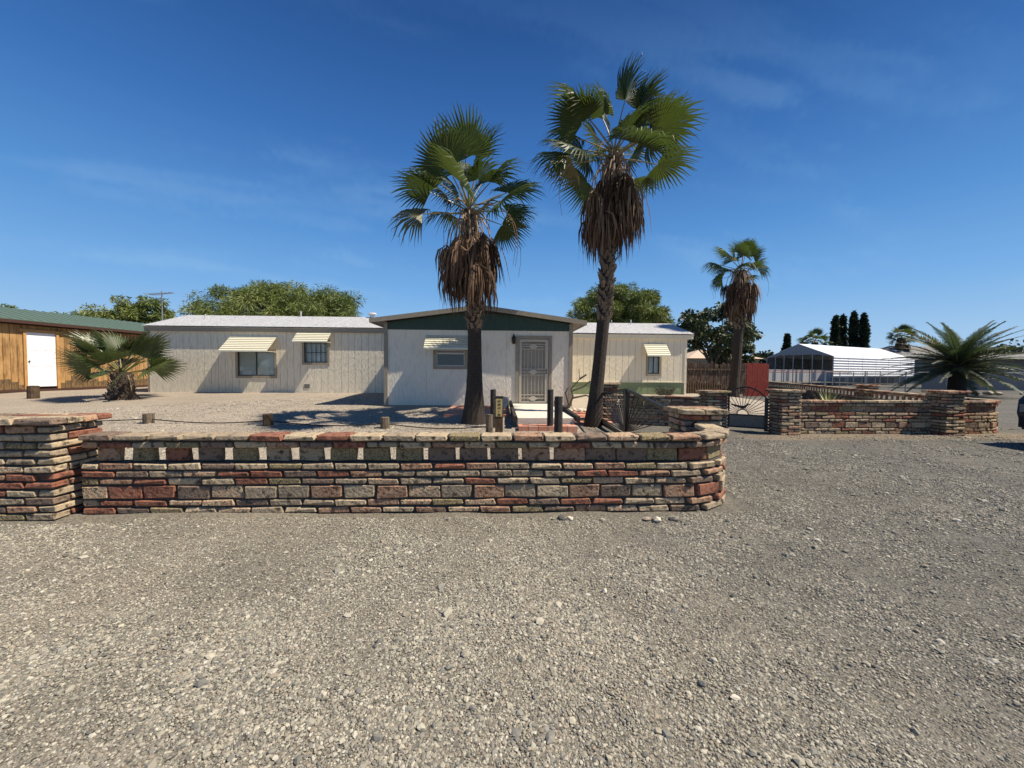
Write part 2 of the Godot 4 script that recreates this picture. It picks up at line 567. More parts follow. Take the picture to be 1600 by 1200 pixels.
# ---------------------------------------------------------------- the house
func siding(parent: Node3D, z: float, x0: float, x1: float, y0: float, y1: float, w: float, m: Material, holes := [], top = null, groove := 0.012):
	# boards with open grooves between them, in front of a sheathing; holes are [x0, x1, y0, y1]
	var cuts := []
	var x := x0
	while x < x1 - 0.01:
		cuts.append([x, true])
		x += w
	cuts.append([x1, true])
	for h in holes:
		for q in [h[0], h[1]]:
			if q > x0 and q < x1: cuts.append([q, false])
	cuts.sort_custom(func(p, q): return p[0] < q[0])
	for ci in cuts.size() - 1:
		var a: float = cuts[ci][0] + (groove * 0.5 if cuts[ci][1] else 0.0)
		var b: float = cuts[ci + 1][0] - (groove * 0.5 if cuts[ci + 1][1] else 0.0)
		if b - a < 0.004: continue
		var spans := [[y0, y1]]
		for h in holes:
			if a < h[1] - 0.001 and b > h[0] + 0.001:
				var nxt := []
				for s in spans:
					if h[2] > s[0]: nxt.append([s[0], minf(h[2], s[1])])
					if h[3] < s[1]: nxt.append([maxf(h[3], s[0]), s[1]])
				spans = nxt
		for s in spans:
			if s[1] - s[0] < 0.02: continue
			var st := begin()
			var off := rng.randf_range(0.0, 0.002)
			if top != null and s[1] == y1:
				var ya: float = top.call(a)
				var yb: float = top.call(b)
				hexa(st, [Vector3(a, s[0], z + off), Vector3(b, s[0], z + off), Vector3(b, s[0], z - 0.012), Vector3(a, s[0], z - 0.012), Vector3(a, ya, z + off), Vector3(b, yb, z + off), Vector3(b, yb, z - 0.012), Vector3(a, ya, z - 0.012)])
			else:
				box(st, Vector3(a, s[0], z - 0.012), Vector3(b, s[1], z + off))
			wpart("siding_board", st, m, parent)

func window_unit(home: Node3D, z: float, x0: float, x1: float, y0: float, y1: float, style: String):
	# trim boards, sash, pane and what hangs behind the glass
	var tw := 0.09
	var st := begin()
	box(st, Vector3(x0, y0, z - 0.10), Vector3(x0 + tw, y1, z + 0.025))
	box(st, Vector3(x1 - tw, y0, z - 0.10), Vector3(x1, y1, z + 0.025))
	box(st, Vector3(x0 + tw, y1 - tw, z - 0.10), Vector3(x1 - tw, y1, z + 0.023))
	box(st, Vector3(x0 + tw, y0, z - 0.10), Vector3(x1 - tw, y0 + tw, z + 0.027))
	var w := wpart("window", st, M.trim, home)
	var a := x0 + tw
	var b := x1 - tw
	var c := y0 + tw
	var d := y1 - tw
	st = begin()
	var fw := 0.03
	box(st, Vector3(a, c, z - 0.05), Vector3(a + fw, d, z - 0.01))
	box(st, Vector3(b - fw, c, z - 0.05), Vector3(b, d, z - 0.01))
	box(st, Vector3(a + fw, d - fw, z - 0.05), Vector3(b - fw, d, z - 0.012))
	box(st, Vector3(a + fw, c, z - 0.05), Vector3(b - fw, c + fw, z - 0.012))
	if style == "slider":
		var m := (a + b) * 0.5
		box(st, Vector3(m - 0.02, c + fw, z - 0.05), Vector3(m + 0.02, d - fw, z - 0.014))
	if style == "hung":
		var m := c + (d - c) * 0.8
		box(st, Vector3(a + fw, m - 0.025, z - 0.05), Vector3(b - fw, m + 0.025, z - 0.014))
	wpart("sash", st, M.frame_pale if style == "hung" else M.ink, w)
	st = begin()
	box(st, Vector3(a + fw, c + fw, z - 0.040), Vector3(b - fw, d - fw, z - 0.034))
	wpart("pane", st, M.glass_dark if style == "hung" else M.glass, w)
	if style != "hung":
		st = begin()
		box(st, Vector3(a, c, z - 0.40), Vector3(b, d, z - 0.38))
		wpart("room_wall", st, M.room_wall, w)
		var x := a + 0.02
		while x < b - 0.08:
			st = begin()
			var ww := 0.085
			hexa(st, [Vector3(x, c, z - 0.10), Vector3(x + ww, c, z - 0.13), Vector3(x + ww, c, z - 0.134), Vector3(x, c, z - 0.104), Vector3(x, d, z - 0.10), Vector3(x + ww, d, z - 0.13), Vector3(x + ww, d, z - 0.134), Vector3(x, d, z - 0.104)])
			wpart("blind_slat", st, M.curtain, w)
			x += 0.1 if style == "slider" else 0.16
	if style == "barred":
		for k in 5:
			st = begin()
			var bx := lerpf(a, b, (k + 0.5) / 5.0)
			box(st, Vector3(bx - 0.008, c, z + 0.005), Vector3(bx + 0.008, d, z + 0.018))
			wpart("window_bar", st, M.black_iron, w)
		st = begin()
		box(st, Vector3(a, (c + d) * 0.5 - 0.01, z + 0.018), Vector3(b, (c + d) * 0.5 + 0.01, z + 0.026))
		wpart("window_bar", st, M.black_iron, w)

func awning(home: Node3D, z: float, x0: float, x1: float, yt: float, yb: float, out: float, n: int):
	var st := begin()
	box(st, Vector3(x0, yb - 0.045, z + out + 0.004), Vector3(x1, yb + 0.012, z + out + 0.014))
	var a := wpart("awning", st, M.awning, home)
	tag(a, "pale yellow slatted metal window awning")
	for x in [x0 + 0.03, x1 - 0.03]:
		st = begin()
		beam(st, Vector3(x, yt - 0.015, z + 0.02), Vector3(x, yb - 0.015, z + out), 0.03, 0.02)
		wpart("rafter", st, M.awning, a)
		st = begin()
		beam(st, Vector3(x, yb - 0.02, z + 0.03), Vector3(x, yb - 0.02, z + out - 0.03), 0.016, 0.016)
		wpart("arm", st, M.awning, a)
	for k in n:
		st = begin()
		var t0 := float(k) / n
		var t1 := (k + 1.12) / n
		var p := Vector3(0, lerpf(yt, yb, t0), lerpf(z + 0.01, z + out, t0))
		var q := Vector3(0, lerpf(yt, yb, t1) + 0.022, lerpf(z + 0.01, z + out, t1) + 0.012)
		if k == n - 1: q = Vector3(0, yb + 0.004, z + out + 0.01)
		beam(st, Vector3(x0, (p.y + q.y) * 0.5, (p.z + q.z) * 0.5), Vector3(x1, (p.y + q.y) * 0.5, (p.z + q.z) * 0.5), (q - p).length(), 0.006, Vector3(0, (q - p).z, -(q - p).y).normalized())
		wpart("slat", st, M.awning, a)

func shingle_roof(home: Node3D, x0: float, x1: float, ye: float, yr: float, z0: float, zr: float, z1: float, m: Material):
	# a low gable along x: deck first, then overlapping courses as pieces
	var st := begin()
	var p := [Vector3(x0, ye - 0.05, z0), Vector3(x0, yr - 0.05, zr), Vector3(x0, ye - 0.05, z1)]
	var w := Vector3(x1 - x0, 0, 0)
	quad(st, p[0], p[1], p[1] + w, p[0] + w)
	quad(st, p[1], p[2], p[2] + w, p[1] + w)
	tri(st, p[0], p[2], p[1])
	tri(st, p[0] + w, p[1] + w, p[2] + w)
	quad(st, p[0], p[0] + w, p[2] + w, p[2])
	var r := wpart("roof", st, m, home)
	var n := 14
	for side in 2:
		for k in n:
			st = begin()
			var za := lerpf(z0 if side == 0 else z1, zr, float(k) / n)
			var zb := lerpf(z0 if side == 0 else z1, zr, minf(1.0, (k + 1.15) / n))
			var ya := lerpf(ye, yr, float(k) / n) + 0.012
			var yb := lerpf(ye, yr, minf(1.0, (k + 1.15) / n)) + 0.002
			var segs := 1 if side == 1 else 1
			for s in segs:
				hexa(st, [Vector3(x0, ya - 0.012, za), Vector3(x1, ya - 0.012, za), Vector3(x1, yb - 0.012, zb), Vector3(x0, yb - 0.012, zb), Vector3(x0, ya, za), Vector3(x1, ya, za), Vector3(x1, yb, zb), Vector3(x0, yb, zb)])
			wpart("shingle_course", st, m, r)

func make_home():
	var home := thing("mobile_home", Vector3(-3.0, 0.3, -16.3), "long low cream mobile home with green gabled front and pale roof", "house")
	var zw := -16.3
	var zg := -12.0
	# left wing
	var x0 := -13.9
	var x1 := -3.2
	var holes_l := [[-10.52, -8.90, 0.95, 2.12], [-7.90, -6.80, 1.50, 2.50]]
	var st := begin()
	box(st, Vector3(x0 + 0.012, 0.2, zw - 4.4), Vector3(x1, 2.96, zw - 0.42))
	# sheathing behind the boards, left open at the windows
	for s in [[x0 + 0.012, -10.5, 0.3, 2.9], [-10.5, -8.92, 0.3, 0.97], [-10.5, -8.92, 2.10, 2.9], [-8.92, -7.88, 0.3, 2.9], [-7.88, -6.82, 0.3, 1.52], [-7.88, -6.82, 2.48, 2.9], [-6.82, x1, 0.3, 2.9]]:
		box(st, Vector3(s[0], s[2], zw - 0.10), Vector3(s[1], s[3], zw - 0.0125))
	box(st, Vector3(x0 + 0.012, 0.3, zw - 0.43), Vector3(x0 + 0.03, 2.9, zw - 0.1))
	var wall := wpart("wall", st, M.groove, home)
	siding(wall, zw, x0, x1, 0.33, 2.84, 0.27, M.siding, holes_l)
	st = begin()
	box(st, Vector3(x0 - 0.02, 2.80, zw), Vector3(x1 + 0.2, 2.985, zw + 0.10))
	box(st, Vector3(x0 - 0.07, 2.80, zw - 4.4), Vector3(x0 - 0.02, 2.985, zw + 0.10))
	box(st, Vector3(x0 - 0.035, 0.30, zw - 0.06), Vector3(x0 + 0.055, 2.80, zw + 0.028))
	wpart("fascia", st, M.trim, home)
	st = begin()
	for k in 17:
		var z := zw - 0.25 - k * 0.245
		box(st, Vector3(x0, 0.33, z - 0.23), Vector3(x0 + 0.012, 2.82, z))
	wpart("end_siding", st, M.siding, home)
	window_unit(home, zw, -10.52, -8.90, 0.95, 2.12, "slider")
	window_unit(home, zw, -7.90, -6.80, 1.50, 2.50, "barred")
	awning(home, zw, -10.68, -8.86, 2.62, 2.02, 0.75, 8)
	awning(home, zw, -8.04, -6.70, 2.84, 2.42, 0.50, 6)
	shingle_roof(home, x0 - 0.12, -2.9, 3.0, 3.72, zw + 0.14, -18.5, -20.85, M.roof_white)
	st = begin()
	box(st, Vector3(-8.22, 0.38, zw), Vector3(-7.24, 0.93, zw + 0.006))
	wpart("access_panel", st, M.siding, home)
	st = begin()
	for k in 5:
		box(st, Vector3(-7.82, 0.56 + k * 0.035, zw + 0.004), Vector3(-7.60, 0.582 + k * 0.035, zw + 0.022))
	wpart("vent_grille", st, M.grey_plate, home)
	# right wing
	var rx0 := 1.9
	var rx1 := 7.80
	st = begin()
	box(st, Vector3(rx0, 0.2, zw - 4.4), Vector3(rx1 - 0.012, 2.84, zw - 0.42))
	for s in [[rx0, 6.15, 0.25, 2.8], [6.15, 6.76, 0.25, 1.16], [6.15, 6.76, 2.02, 2.8], [6.76, rx1 - 0.012, 0.25, 2.8]]:
		box(st, Vector3(s[0], s[2], zw - 0.10), Vector3(s[1], s[3], zw - 0.0125))
	var wall2 := wpart("wall", st, M.groove, home)
	siding(wall2, zw, rx0, rx1, 0.90, 2.72, 0.27, M.cream, [[6.13, 6.78, 1.14, 2.04]])
	siding(wall2, zw - 0.005, rx0, rx1 - 0.06, 0.28, 0.875, 0.27, M.skirt_green)
	st = begin()
	box(st, Vector3(rx0, 0.868, zw), Vector3(rx1 + 0.03, 0.90, zw + 0.03))
	box(st, Vector3(rx0, 2.68, zw), Vector3(rx1 + 0.26, 2.86, zw + 0.10))
	box(st, Vector3(rx1 - 0.05, 0.28, zw - 0.08), Vector3(rx1 + 0.04, 2.68, zw + 0.026))
	box(st, Vector3(rx1 + 0.2, 2.68, zw - 4.4), Vector3(rx1 + 0.26, 2.86, zw))
	box(st, Vector3(rx1 - 0.012, 0.3, zw - 4.4), Vector3(rx1, 2.7, zw - 0.1))
	wpart("fascia", st, M.cream, home)
	window_unit(home, zw, 6.13, 6.78, 1.14, 2.04, "slider")
	awning(home, zw, 6.0, 6.95, 2.48, 1.98, 0.52, 6)
	shingle_roof(home, 1.8, rx1 + 0.28, 2.88, 3.58, zw + 0.14, -18.5, -20.85, M.roof_white)
	# gabled front room
	var gx0 := -3.36
	var gx1 := 2.20
	var ax := -0.56
	var slope := func(x: float) -> float: return 3.12 - absf(x - ax) * 0.134
	st = begin()
	for s in [[gx0 + 0.012, -1.93, 0.2, 2.6], [-1.93, -0.94, 0.2, 1.38], [-1.93, -0.94, 2.0, 2.6], [-0.94, 0.54, 0.2, 2.6], [0.54, 1.60, 2.36, 2.6], [1.60, gx1 - 0.012, 0.2, 2.6]]:
		box(st, Vector3(s[0], s[2], zg - 0.12), Vector3(s[1], s[3], zg - 0.0125))
	box(st, Vector3(gx0 + 0.012, 0.2, zg - 4.3), Vector3(gx0 + 0.10, 2.75, zg - 0.12))
	box(st, Vector3(gx1 - 0.10, 0.2, zg - 4.3), Vector3(gx1 - 0.012, 2.75, zg - 0.12))
	box(st, Vector3(gx0 + 0.1, 0.2, zg - 0.60), Vector3(gx1 - 0.1, 2.75, zg - 0.55))
	var wall3 := wpart("wall", st, M.groove, home)
	siding(wall3, zg, gx0, gx1, 0.27, 2.53, 1.2, M.siding_white, [[-1.95, -0.92, 1.36, 2.02], [0.52, 1.62, 0.2, 2.38]], null, 0.006)
	st = begin()
	for k in 17:
		var z := zg - 0.02 - k * 0.25
		box(st, Vector3(gx0, 0.27, z - 0.235), Vector3(gx0 + 0.012, 2.78, z))
		box(st, Vector3(gx1 - 0.012, 0.27, z - 0.235), Vector3(gx1, 2.78, z))
	wpart("end_siding", st, M.siding_white, home)
	siding(wall3, zg + 0.012, gx0 - 0.02, gx1 + 0.02, 2.53, 2.9, 1.2, M.gable_green, [], slope, 0.004)
	st = begin()
	box(st, Vector3(gx0 - 0.05, 0.25, zg - 0.08), Vector3(gx0 + 0.06, 2.74, zg + 0.035))
	box(st, Vector3(gx1 - 0.06, 0.25, zg - 0.08), Vector3(gx1 + 0.05, 2.74, zg + 0.035))
	box(st, Vector3(gx0 + 0.06, 0.22, zg - 0.02), Vector3(0.50, 0.272, zg + 0.02))
	box(st, Vector3(1.62, 0.22, zg - 0.02), Vector3(gx1 - 0.06, 0.272, zg + 0.02))
	wpart("corner_trim", st, M.trim, home)
	# roof of the front room: two slabs, each with its rake board
	var tips := [Vector3(-3.74, 2.70, 0), Vector3(ax, 3.126, 0), Vector3(2.60, 2.70, 0)]
	for k in 2:
		var a: Vector3 = tips[k]
		var b: Vector3 = tips[k + 1]
		st = begin()
		var zf := zg + 0.25
		var zb := zg - 6.4
		var up := Vector3(0, 0.135, 0)
		hexa(st, [Vector3(a.x, a.y + 0.03, zf), Vector3(b.x, b.y + 0.03, zf), Vector3(b.x, b.y + 0.03, zb), Vector3(a.x, a.y + 0.03, zb), Vector3(a.x, a.y, zf) + up, Vector3(b.x, b.y, zf) + up, Vector3(b.x, b.y, zb) + up, Vector3(a.x, a.y, zb) + up])
		var r := wpart("roof", st, M.roof_grey, home)
		st = begin()
		hexa(st, [Vector3(a.x, a.y, zf), Vector3(b.x, b.y, zf), Vector3(b.x, b.y, zf + 0.025), Vector3(a.x, a.y, zf + 0.025), Vector3(a.x, a.y + 0.122, zf), Vector3(b.x, b.y + 0.122, zf), Vector3(b.x, b.y + 0.122, zf + 0.025), Vector3(a.x, a.y + 0.122, zf + 0.025)])
		wpart("rake_board", st, M.trim, r)
		st = begin()
		var e := a.x - 0.022 if k == 0 else b.x
		box(st, Vector3(e, 2.70, zb), Vector3(e + 0.022, 2.825, zf + 0.025))
		wpart("eave_board", st, M.trim, r)
	window_unit(home, zg, -1.95, -0.92, 1.36, 2.02, "hung")
	awning(home, zg, -2.16, -0.70, 2.37, 1.97, 0.42, 6)
	# doorway with its screen door
	st = begin()
	box(st, Vector3(0.52, 0.33, zg - 0.10), Vector3(0.62, 2.38, zg + 0.03))
	box(st, Vector3(1.53, 0.33, zg - 0.10), Vector3(1.62, 2.38, zg + 0.03))
	box(st, Vector3(0.62, 2.29, zg - 0.10), Vector3(1.53, 2.38, zg + 0.028))
	wpart("door_frame", st, M.trim, home)
	st = begin()
	box(st, Vector3(0.62, 0.33, zg - 0.09), Vector3(1.53, 2.29, zg - 0.06))
	wpart("inner_door", st, M.door_panel, home)
	st = begin()
	var dx0 := 0.635
	var dx1 := 1.515
	box(st, Vector3(dx0, 0.345, zg - 0.02), Vector3(dx0 + 0.07, 2.275, zg + 0.015))
	box(st, Vector3(dx1 - 0.10, 0.345, zg - 0.02), Vector3(dx1, 2.275, zg + 0.015))
	for y in [[0.345, 0.41], [2.20, 2.275]]:
		box(st, Vector3(dx0 + 0.07, y[0], zg - 0.02), Vector3(dx1 - 0.10, y[1], zg + 0.013))
	var sd := wpart("screen_door", st, M.door_bars, home)
	tag(sd, "pale metal security screen door with three oval medallions")
	for y in [0.60, 0.50, 1.20, 1.29, 1.38, 1.985, 2.06, 2.13]:
		st = begin()
		box(st, Vector3(dx0 + 0.07, y - 0.012, zg - 0.008), Vector3(dx1 - 0.10, y + 0.012, zg + 0.006))
		wpart("rail", st, M.door_bars, sd)
	for seg in [[0.61, 1.19], [1.39, 1.975]]:
		for k in 6:
			st = begin()
			var bx := lerpf(dx0 + 0.07, dx1 - 0.10, (k + 0.75) / 6.5)
			box(st, Vector3(bx - 0.007, seg[0], zg - 0.007), Vector3(bx + 0.007, seg[1], zg + 0.005))
			wpart("bar", st, M.door_bars, sd)
	for y in [0.49, 1.29, 2.06]:
		st = begin()
		var c := Vector3((dx0 + dx1) * 0.5 - 0.02, y, zg + 0.008)
		var pr := [Vector2(-.16, 0), Vector2(-.09, .035), Vector2(-.05, .07), Vector2(.05, .07), Vector2(.09, .035), Vector2(.16, 0), Vector2(.09, -.035), Vector2(.05, -.07), Vector2(-.05, -.07), Vector2(-.09, -.035)]
		for k in pr.size():
			var p: Vector2 = pr[k]
			var q: Vector2 = pr[(k + 1) % pr.size()]
			var f := Vector3(0, 0, 0.012)
			tri(st, c + f, c + f + Vector3(p.x, p.y, 0), c + f + Vector3(q.x, q.y, 0))
			quad(st, c + Vector3(p.x, p.y, 0), c + Vector3(q.x, q.y, 0), c + f + Vector3(q.x, q.y, 0), c + f + Vector3(p.x, p.y, 0))
		wpart("medallion", st, M.door_bars, sd)
	for y in [1.265, 1.345]:
		st = begin()
		tube(st, [Vector3(dx1 - 0.06, y, zg + 0.012), Vector3(dx1 - 0.06, y, zg + 0.05)], [0.026, 0.02], 8)
		wpart("lock", st, M.ink, sd)
	# carriage lamp beside the door, unlit by day
	st = begin()
	var lx := 0.46
	tube(st, [Vector3(lx, 2.12, zg + 0.09), Vector3(lx, 2.15, zg + 0.09), Vector3(lx, 2.31, zg + 0.09), Vector3(lx, 2.36, zg + 0.09), Vector3(lx, 2.44, zg + 0.09)], [0.02, 0.05, 0.065, 0.035, 0.008], 6)
	box(st, Vector3(lx - 0.02, 2.22, zg + 0.002), Vector3(lx + 0.02, 2.34, zg + 0.04))
	wpart("wall_lantern", st, M.ink, home)
	# small things on the roofs
	for v in [[-12.6, 3.40, -17.6, 0.03, 0.25], [-8.95, 3.72, -18.4, 0.03, 0.22], [6.1, 3.5, -18.2, 0.03, 0.2], [5.2, 3.5, -18.2, 0.02, 0.18]]:
		st = begin()
		tube(st, [Vector3(v[0], v[1] - 0.2, v[2]), Vector3(v[0], v[1] + v[4], v[2])], [v[3], v[3]], 8)
		wpart("vent_pipe", st, M.roof_white, home)
	st = begin()
	tube(st, [Vector3(-5.75, 3.55, -18.4), Vector3(-5.75, 3.82, -18.4), Vector3(-5.75, 3.83, -18.4), Vector3(-5.75, 3.90, -18.4)], [0.11, 0.11, 0.2, 0.16], 10)
	wpart("roof_vent", st, M.roof_white, home)

# ---------------------------------------------------------------- the shed
func make_shed():
	var a := Vector3(-18.55, 0.36, -14.0)
	var b := Vector3(-17.35, 0.36, -22.6)
	var d := (b - a).normalized()
	var n := Vector3(-d.z, 0, d.x)
	if n.x < 0: n = -n
	var L := (b - a).length()
	var shed := thing("wooden_shed", a, "orange-stained wooden shed with green metal roof and white door", "shed")
	var door0 := 2.05
	var door1 := 2.98
	var st := begin()
	beam(st, a - n * 1.8 + Vector3(0, 1.35, 0) - d * 1.2, b - n * 1.8 + Vector3(0, 1.35, 0), 3.4, 2.5)
	wpart("wall", st, M.shed_dark, shed)
	var s := -1.2
	while s < L:
		var e := minf(s + 0.2, L)
		if e > door0 - 0.09 and s < door1 + 0.09:
			if s < door0 - 0.09: e = door0 - 0.09
			else:
				s = door1 + 0.09
				e = s + 0.2
		var p := a + d * (s + 0.006)
		var q := a + d * (e - 0.006)
		var dirt := 0.42 + 0.14 * sin(s * 2.1) + rng.randf_range(-0.14, 0.14)
		for seg in [[0.06, dirt, M.shed_dirty], [dirt, 2.62, M.shed_board]]:
			st = begin()
			var y0: float = seg[0]
			var y1: float = seg[1]
			var o := n * rng.randf_range(0.0, 0.004)
			hexa(st, [p + Vector3(0, y0, 0) + o, q + Vector3(0, y0, 0) + o, q + Vector3(0, y0, 0) - n * 0.09, p + Vector3(0, y0, 0) - n * 0.09, p + Vector3(0, y1, 0) + o, q + Vector3(0, y1, 0) + o, q + Vector3(0, y1, 0) - n * 0.09, p + Vector3(0, y1, 0) - n * 0.09])
			var w := wpart("board", st, seg[2], shed)
			if seg[2] == M.shed_dirty: tag(w, "board foot stained dark with damp")
		s = e
	for k in 5:
		st = begin()
		var p := a + d * (door0 - 0.08 + k * 0.216 + 0.006)
		var q := a + d * (door0 - 0.08 + (k + 1) * 0.216 - 0.006)
		hexa(st, [p + Vector3(0, 2.42, 0), q + Vector3(0, 2.42, 0), q + Vector3(0, 2.42, 0) - n * 0.09, p + Vector3(0, 2.42, 0) - n * 0.09, p + Vector3(0, 2.62, 0), q + Vector3(0, 2.62, 0), q + Vector3(0, 2.62, 0) - n * 0.09, p + Vector3(0, 2.62, 0) - n * 0.09])
		wpart("board", st, M.shed_board, shed)
	for k in [[door0 - 0.09, door0], [door1, door1 + 0.09]]:
		st = begin()
		beam(st, a + d * (k[0] + 0.045) + n * 0.02 + Vector3(0, 0.1, 0), a + d * (k[0] + 0.045) + n * 0.02 + Vector3(0, 2.34, 0), 0.09, 0.06, n)
		wpart("door_jamb", st, M.shed_trim, shed)
	st = begin()
	beam(st, a + d * (door0 - 0.2) + n * 0.02 + Vector3(0, 2.39, 0), a + d * (door1 + 0.2) + n * 0.02 + Vector3(0, 2.39, 0), 0.06, 0.10)
	wpart("door_head", st, M.shed_trim, shed)
	st = begin()
	beam(st, a + d * ((door0 + door1) * 0.5) - n * 0.02 + Vector3(0, 0.2, 0), a + d * ((door0 + door1) * 0.5) - n * 0.02 + Vector3(0, 2.33, 0), door1 - door0 - 0.01, 0.04, n)
	var door := wpart("door", st, M.door_white, shed)
	for row in [[0.36, 0.86], [1.0, 1.5], [1.64, 2.14]]:
		for c in [0.27, 0.73]:
			st = begin()
			var m := a + d * lerpf(door0, door1, c) + n * 0.002
			beam(st, m + Vector3(0, row[0], 0), m + Vector3(0, row[1], 0), 0.28, 0.012, n)
			wpart("panel", st, M.door_white, door)
	st = begin()
	var kp := a + d * (door0 + 0.08) + n * 0.0 + Vector3(0, 1.2, 0)
	tube(st, [kp, kp + n * 0.03, kp + n * 0.06], [0.02, 0.03, 0.015], 8)
	wpart("handle", st, M.ink, door)
	st = begin()
	beam(st, a - d * 1.2 + n * 0.03 + Vector3(0, 2.66, 0), b + n * 0.03 + Vector3(0, 2.66, 0), 0.05, 0.16)
	beam(st, a - d * 1.2 + n * 0.03 + Vector3(0, 0.06, 0), b + n * 0.03 + Vector3(0, 0.06, 0), 0.03, 0.10)
	wpart("trim_board", st, M.shed_dark, shed)
	# roof: sheet with raised ribs
	var e0 := a - d * 1.6 + n * 0.30 + Vector3(0, 2.74, 0)
	var e1 := b + d * 0.3 + n * 0.30 + Vector3(0, 2.74, 0)
	var r0 := e0 - n * 2.2 + Vector3(0, 0.62, 0)
	var r1 := e1 - n * 2.2 + Vector3(0, 0.62, 0)
	var back := -n * 2.2 - Vector3(0, 0.62, 0)
	st = begin()
	var up := Vector3(0, 0.03, 0)
	hexa(st, [e0, e1, r1, r0, e0 + up, e1 + up, r1 + up, r0 + up])
	hexa(st, [r0, r1, r1 + back, r0 + back, r0 + up, r1 + up, r1 + back + up, r0 + back + up])
	var roof := wpart("roof", st, M.roof_green, shed)
	var c := 0.1
	var rl := (e1 - e0).length()
	while c < rl:
		st = begin()
		var p := e0 + d * c + up
		hexa(st, [p - d * 0.03, p + d * 0.03, p + d * 0.03 + (r0 - e0), p - d * 0.03 + (r0 - e0), p - d * 0.012 + up, p + d * 0.012 + up, p + d * 0.012 + up + (r0 - e0), p - d * 0.012 + up + (r0 - e0)])
		wpart("rib", st, M.roof_green, roof)
		c += 0.3
	st = begin()
	beam(st, e0 - Vector3(0, 0.06, 0) - n * 0.02, e1 - Vector3(0, 0.06, 0) - n * 0.02, 0.03, 0.11)
	wpart("fascia", st, M.shed_dark, shed)

# ---------------------------------------------------------------- brickwork
func brick_mesh(l: float, h: float, t: float, sd: int, ch := 0.0075, jit := 0.0055) -> ArrayMesh:
	var r := RandomNumberGenerator.new()
	r.seed = sd
	var v := {}
	var half := Vector3(l, h, t) * 0.5
	for sx in [-1, 1]:
		for sy in [-1, 1]:
			for sz in [-1, 1]:
				var cj := Vector3(r.randf_range(-jit, jit) * 1.6, r.randf_range(-jit, jit), r.randf_range(-jit, jit))
				var c := ch * r.randf_range(0.6, 1.7)
				for ax in 3:
					var s := Vector3(sx, sy, sz)
					var p := half - Vector3(c, c, c)
					p[ax] = half[ax]
					v["%d%d%d%d" % [sx, sy, sz, ax]] = p * s + cj
	var g := func(sx, sy, sz, ax): return v["%d%d%d%d" % [sx, sy, sz, ax]]
	var st := begin()
	for s in [-1, 1]:
		quad(st, g.call(s, -1, -1, 0), g.call(s, 1, -1, 0), g.call(s, 1, 1, 0), g.call(s, -1, 1, 0))
		quad(st, g.call(-1, s, -1, 1), g.call(1, s, -1, 1), g.call(1, s, 1, 1), g.call(-1, s, 1, 1))
		quad(st, g.call(-1, -1, s, 2), g.call(1, -1, s, 2), g.call(1, 1, s, 2), g.call(-1, 1, s, 2))
	for a in [-1, 1]:
		for b in [-1, 1]:
			quad(st, g.call(a, b, -1, 0), g.call(a, b, 1, 0), g.call(a, b, 1, 1), g.call(a, b, -1, 1))
			quad(st, g.call(a, -1, b, 0), g.call(a, 1, b, 0), g.call(a, 1, b, 2), g.call(a, -1, b, 2))
			quad(st, g.call(-1, a, b, 1), g.call(1, a, b, 1), g.call(1, a, b, 2), g.call(-1, a, b, 2))
			for c in [-1, 1]:
				tri(st, g.call(a, b, c, 0), g.call(a, b, c, 1), g.call(a, b, c, 2))
	return done(st)

func brick_variants():
	bricks.std = []
	bricks.tall = []
	bricks.block = []
	bricks.half = []
	for k in 6:
		bricks.std.append(brick_mesh(0.281, 0.053, 0.15, 200 + k))
		bricks.tall.append(brick_mesh(0.275, 0.114, 0.15, 220 + k))
		bricks.block.append(brick_mesh(0.25, 0.128, 0.062, 240 + k))
		bricks.half.append(brick_mesh(0.135, 0.056, 0.15, 260 + k))

func tone() -> Material:
	var w := [22, 14, 21, 16, 14, 14, 8]
	var k := rng.randi() % 109
	for i in w.size():
		k -= w[i]
		if k < 0: return M.brick[i]
	return M.brick[0]

func shaded_tone() -> Material:  # mixed dark bricks of the pierced course; shade of the recess deepens the choice
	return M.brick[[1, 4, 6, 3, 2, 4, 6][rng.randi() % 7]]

func along(path: PackedVector2Array, s: float) -> Array:
	var k := 0
	while k < path.size() - 2:
		var l := path[k].distance_to(path[k + 1])
		if s <= l: break
		s -= l
		k += 1
	var t := (path[k + 1] - path[k]).normalized()
	return [path[k] + t * s, t]

func path_length(path: PackedVector2Array) -> float:
	var l := 0.0
	for k in path.size() - 1: l += path[k].distance_to(path[k + 1])
	return l

func core(parent: Node3D, path: PackedVector2Array, y0: float, y1: float, t: float, o: Vector3):
	var st := begin()
	for k in path.size() - 1:
		var a := Vector3(path[k].x, 0, path[k].y)
		var b := Vector3(path[k + 1].x, 0, path[k + 1].y)
		var n := Vector3(-(b - a).z, 0, (b - a).x).normalized() * t * 0.5
		var u0 := Vector3(0, y0, 0)
		var u1 := Vector3(0, y1, 0)
		hexa(st, [a + n + u0, b + n + u0, b - n + u0, a - n + u0, a + n + u1, b + n + u1, b - n + u1, a - n + u1])
	mi("mortar", done(st), M.mortar, parent, -o)

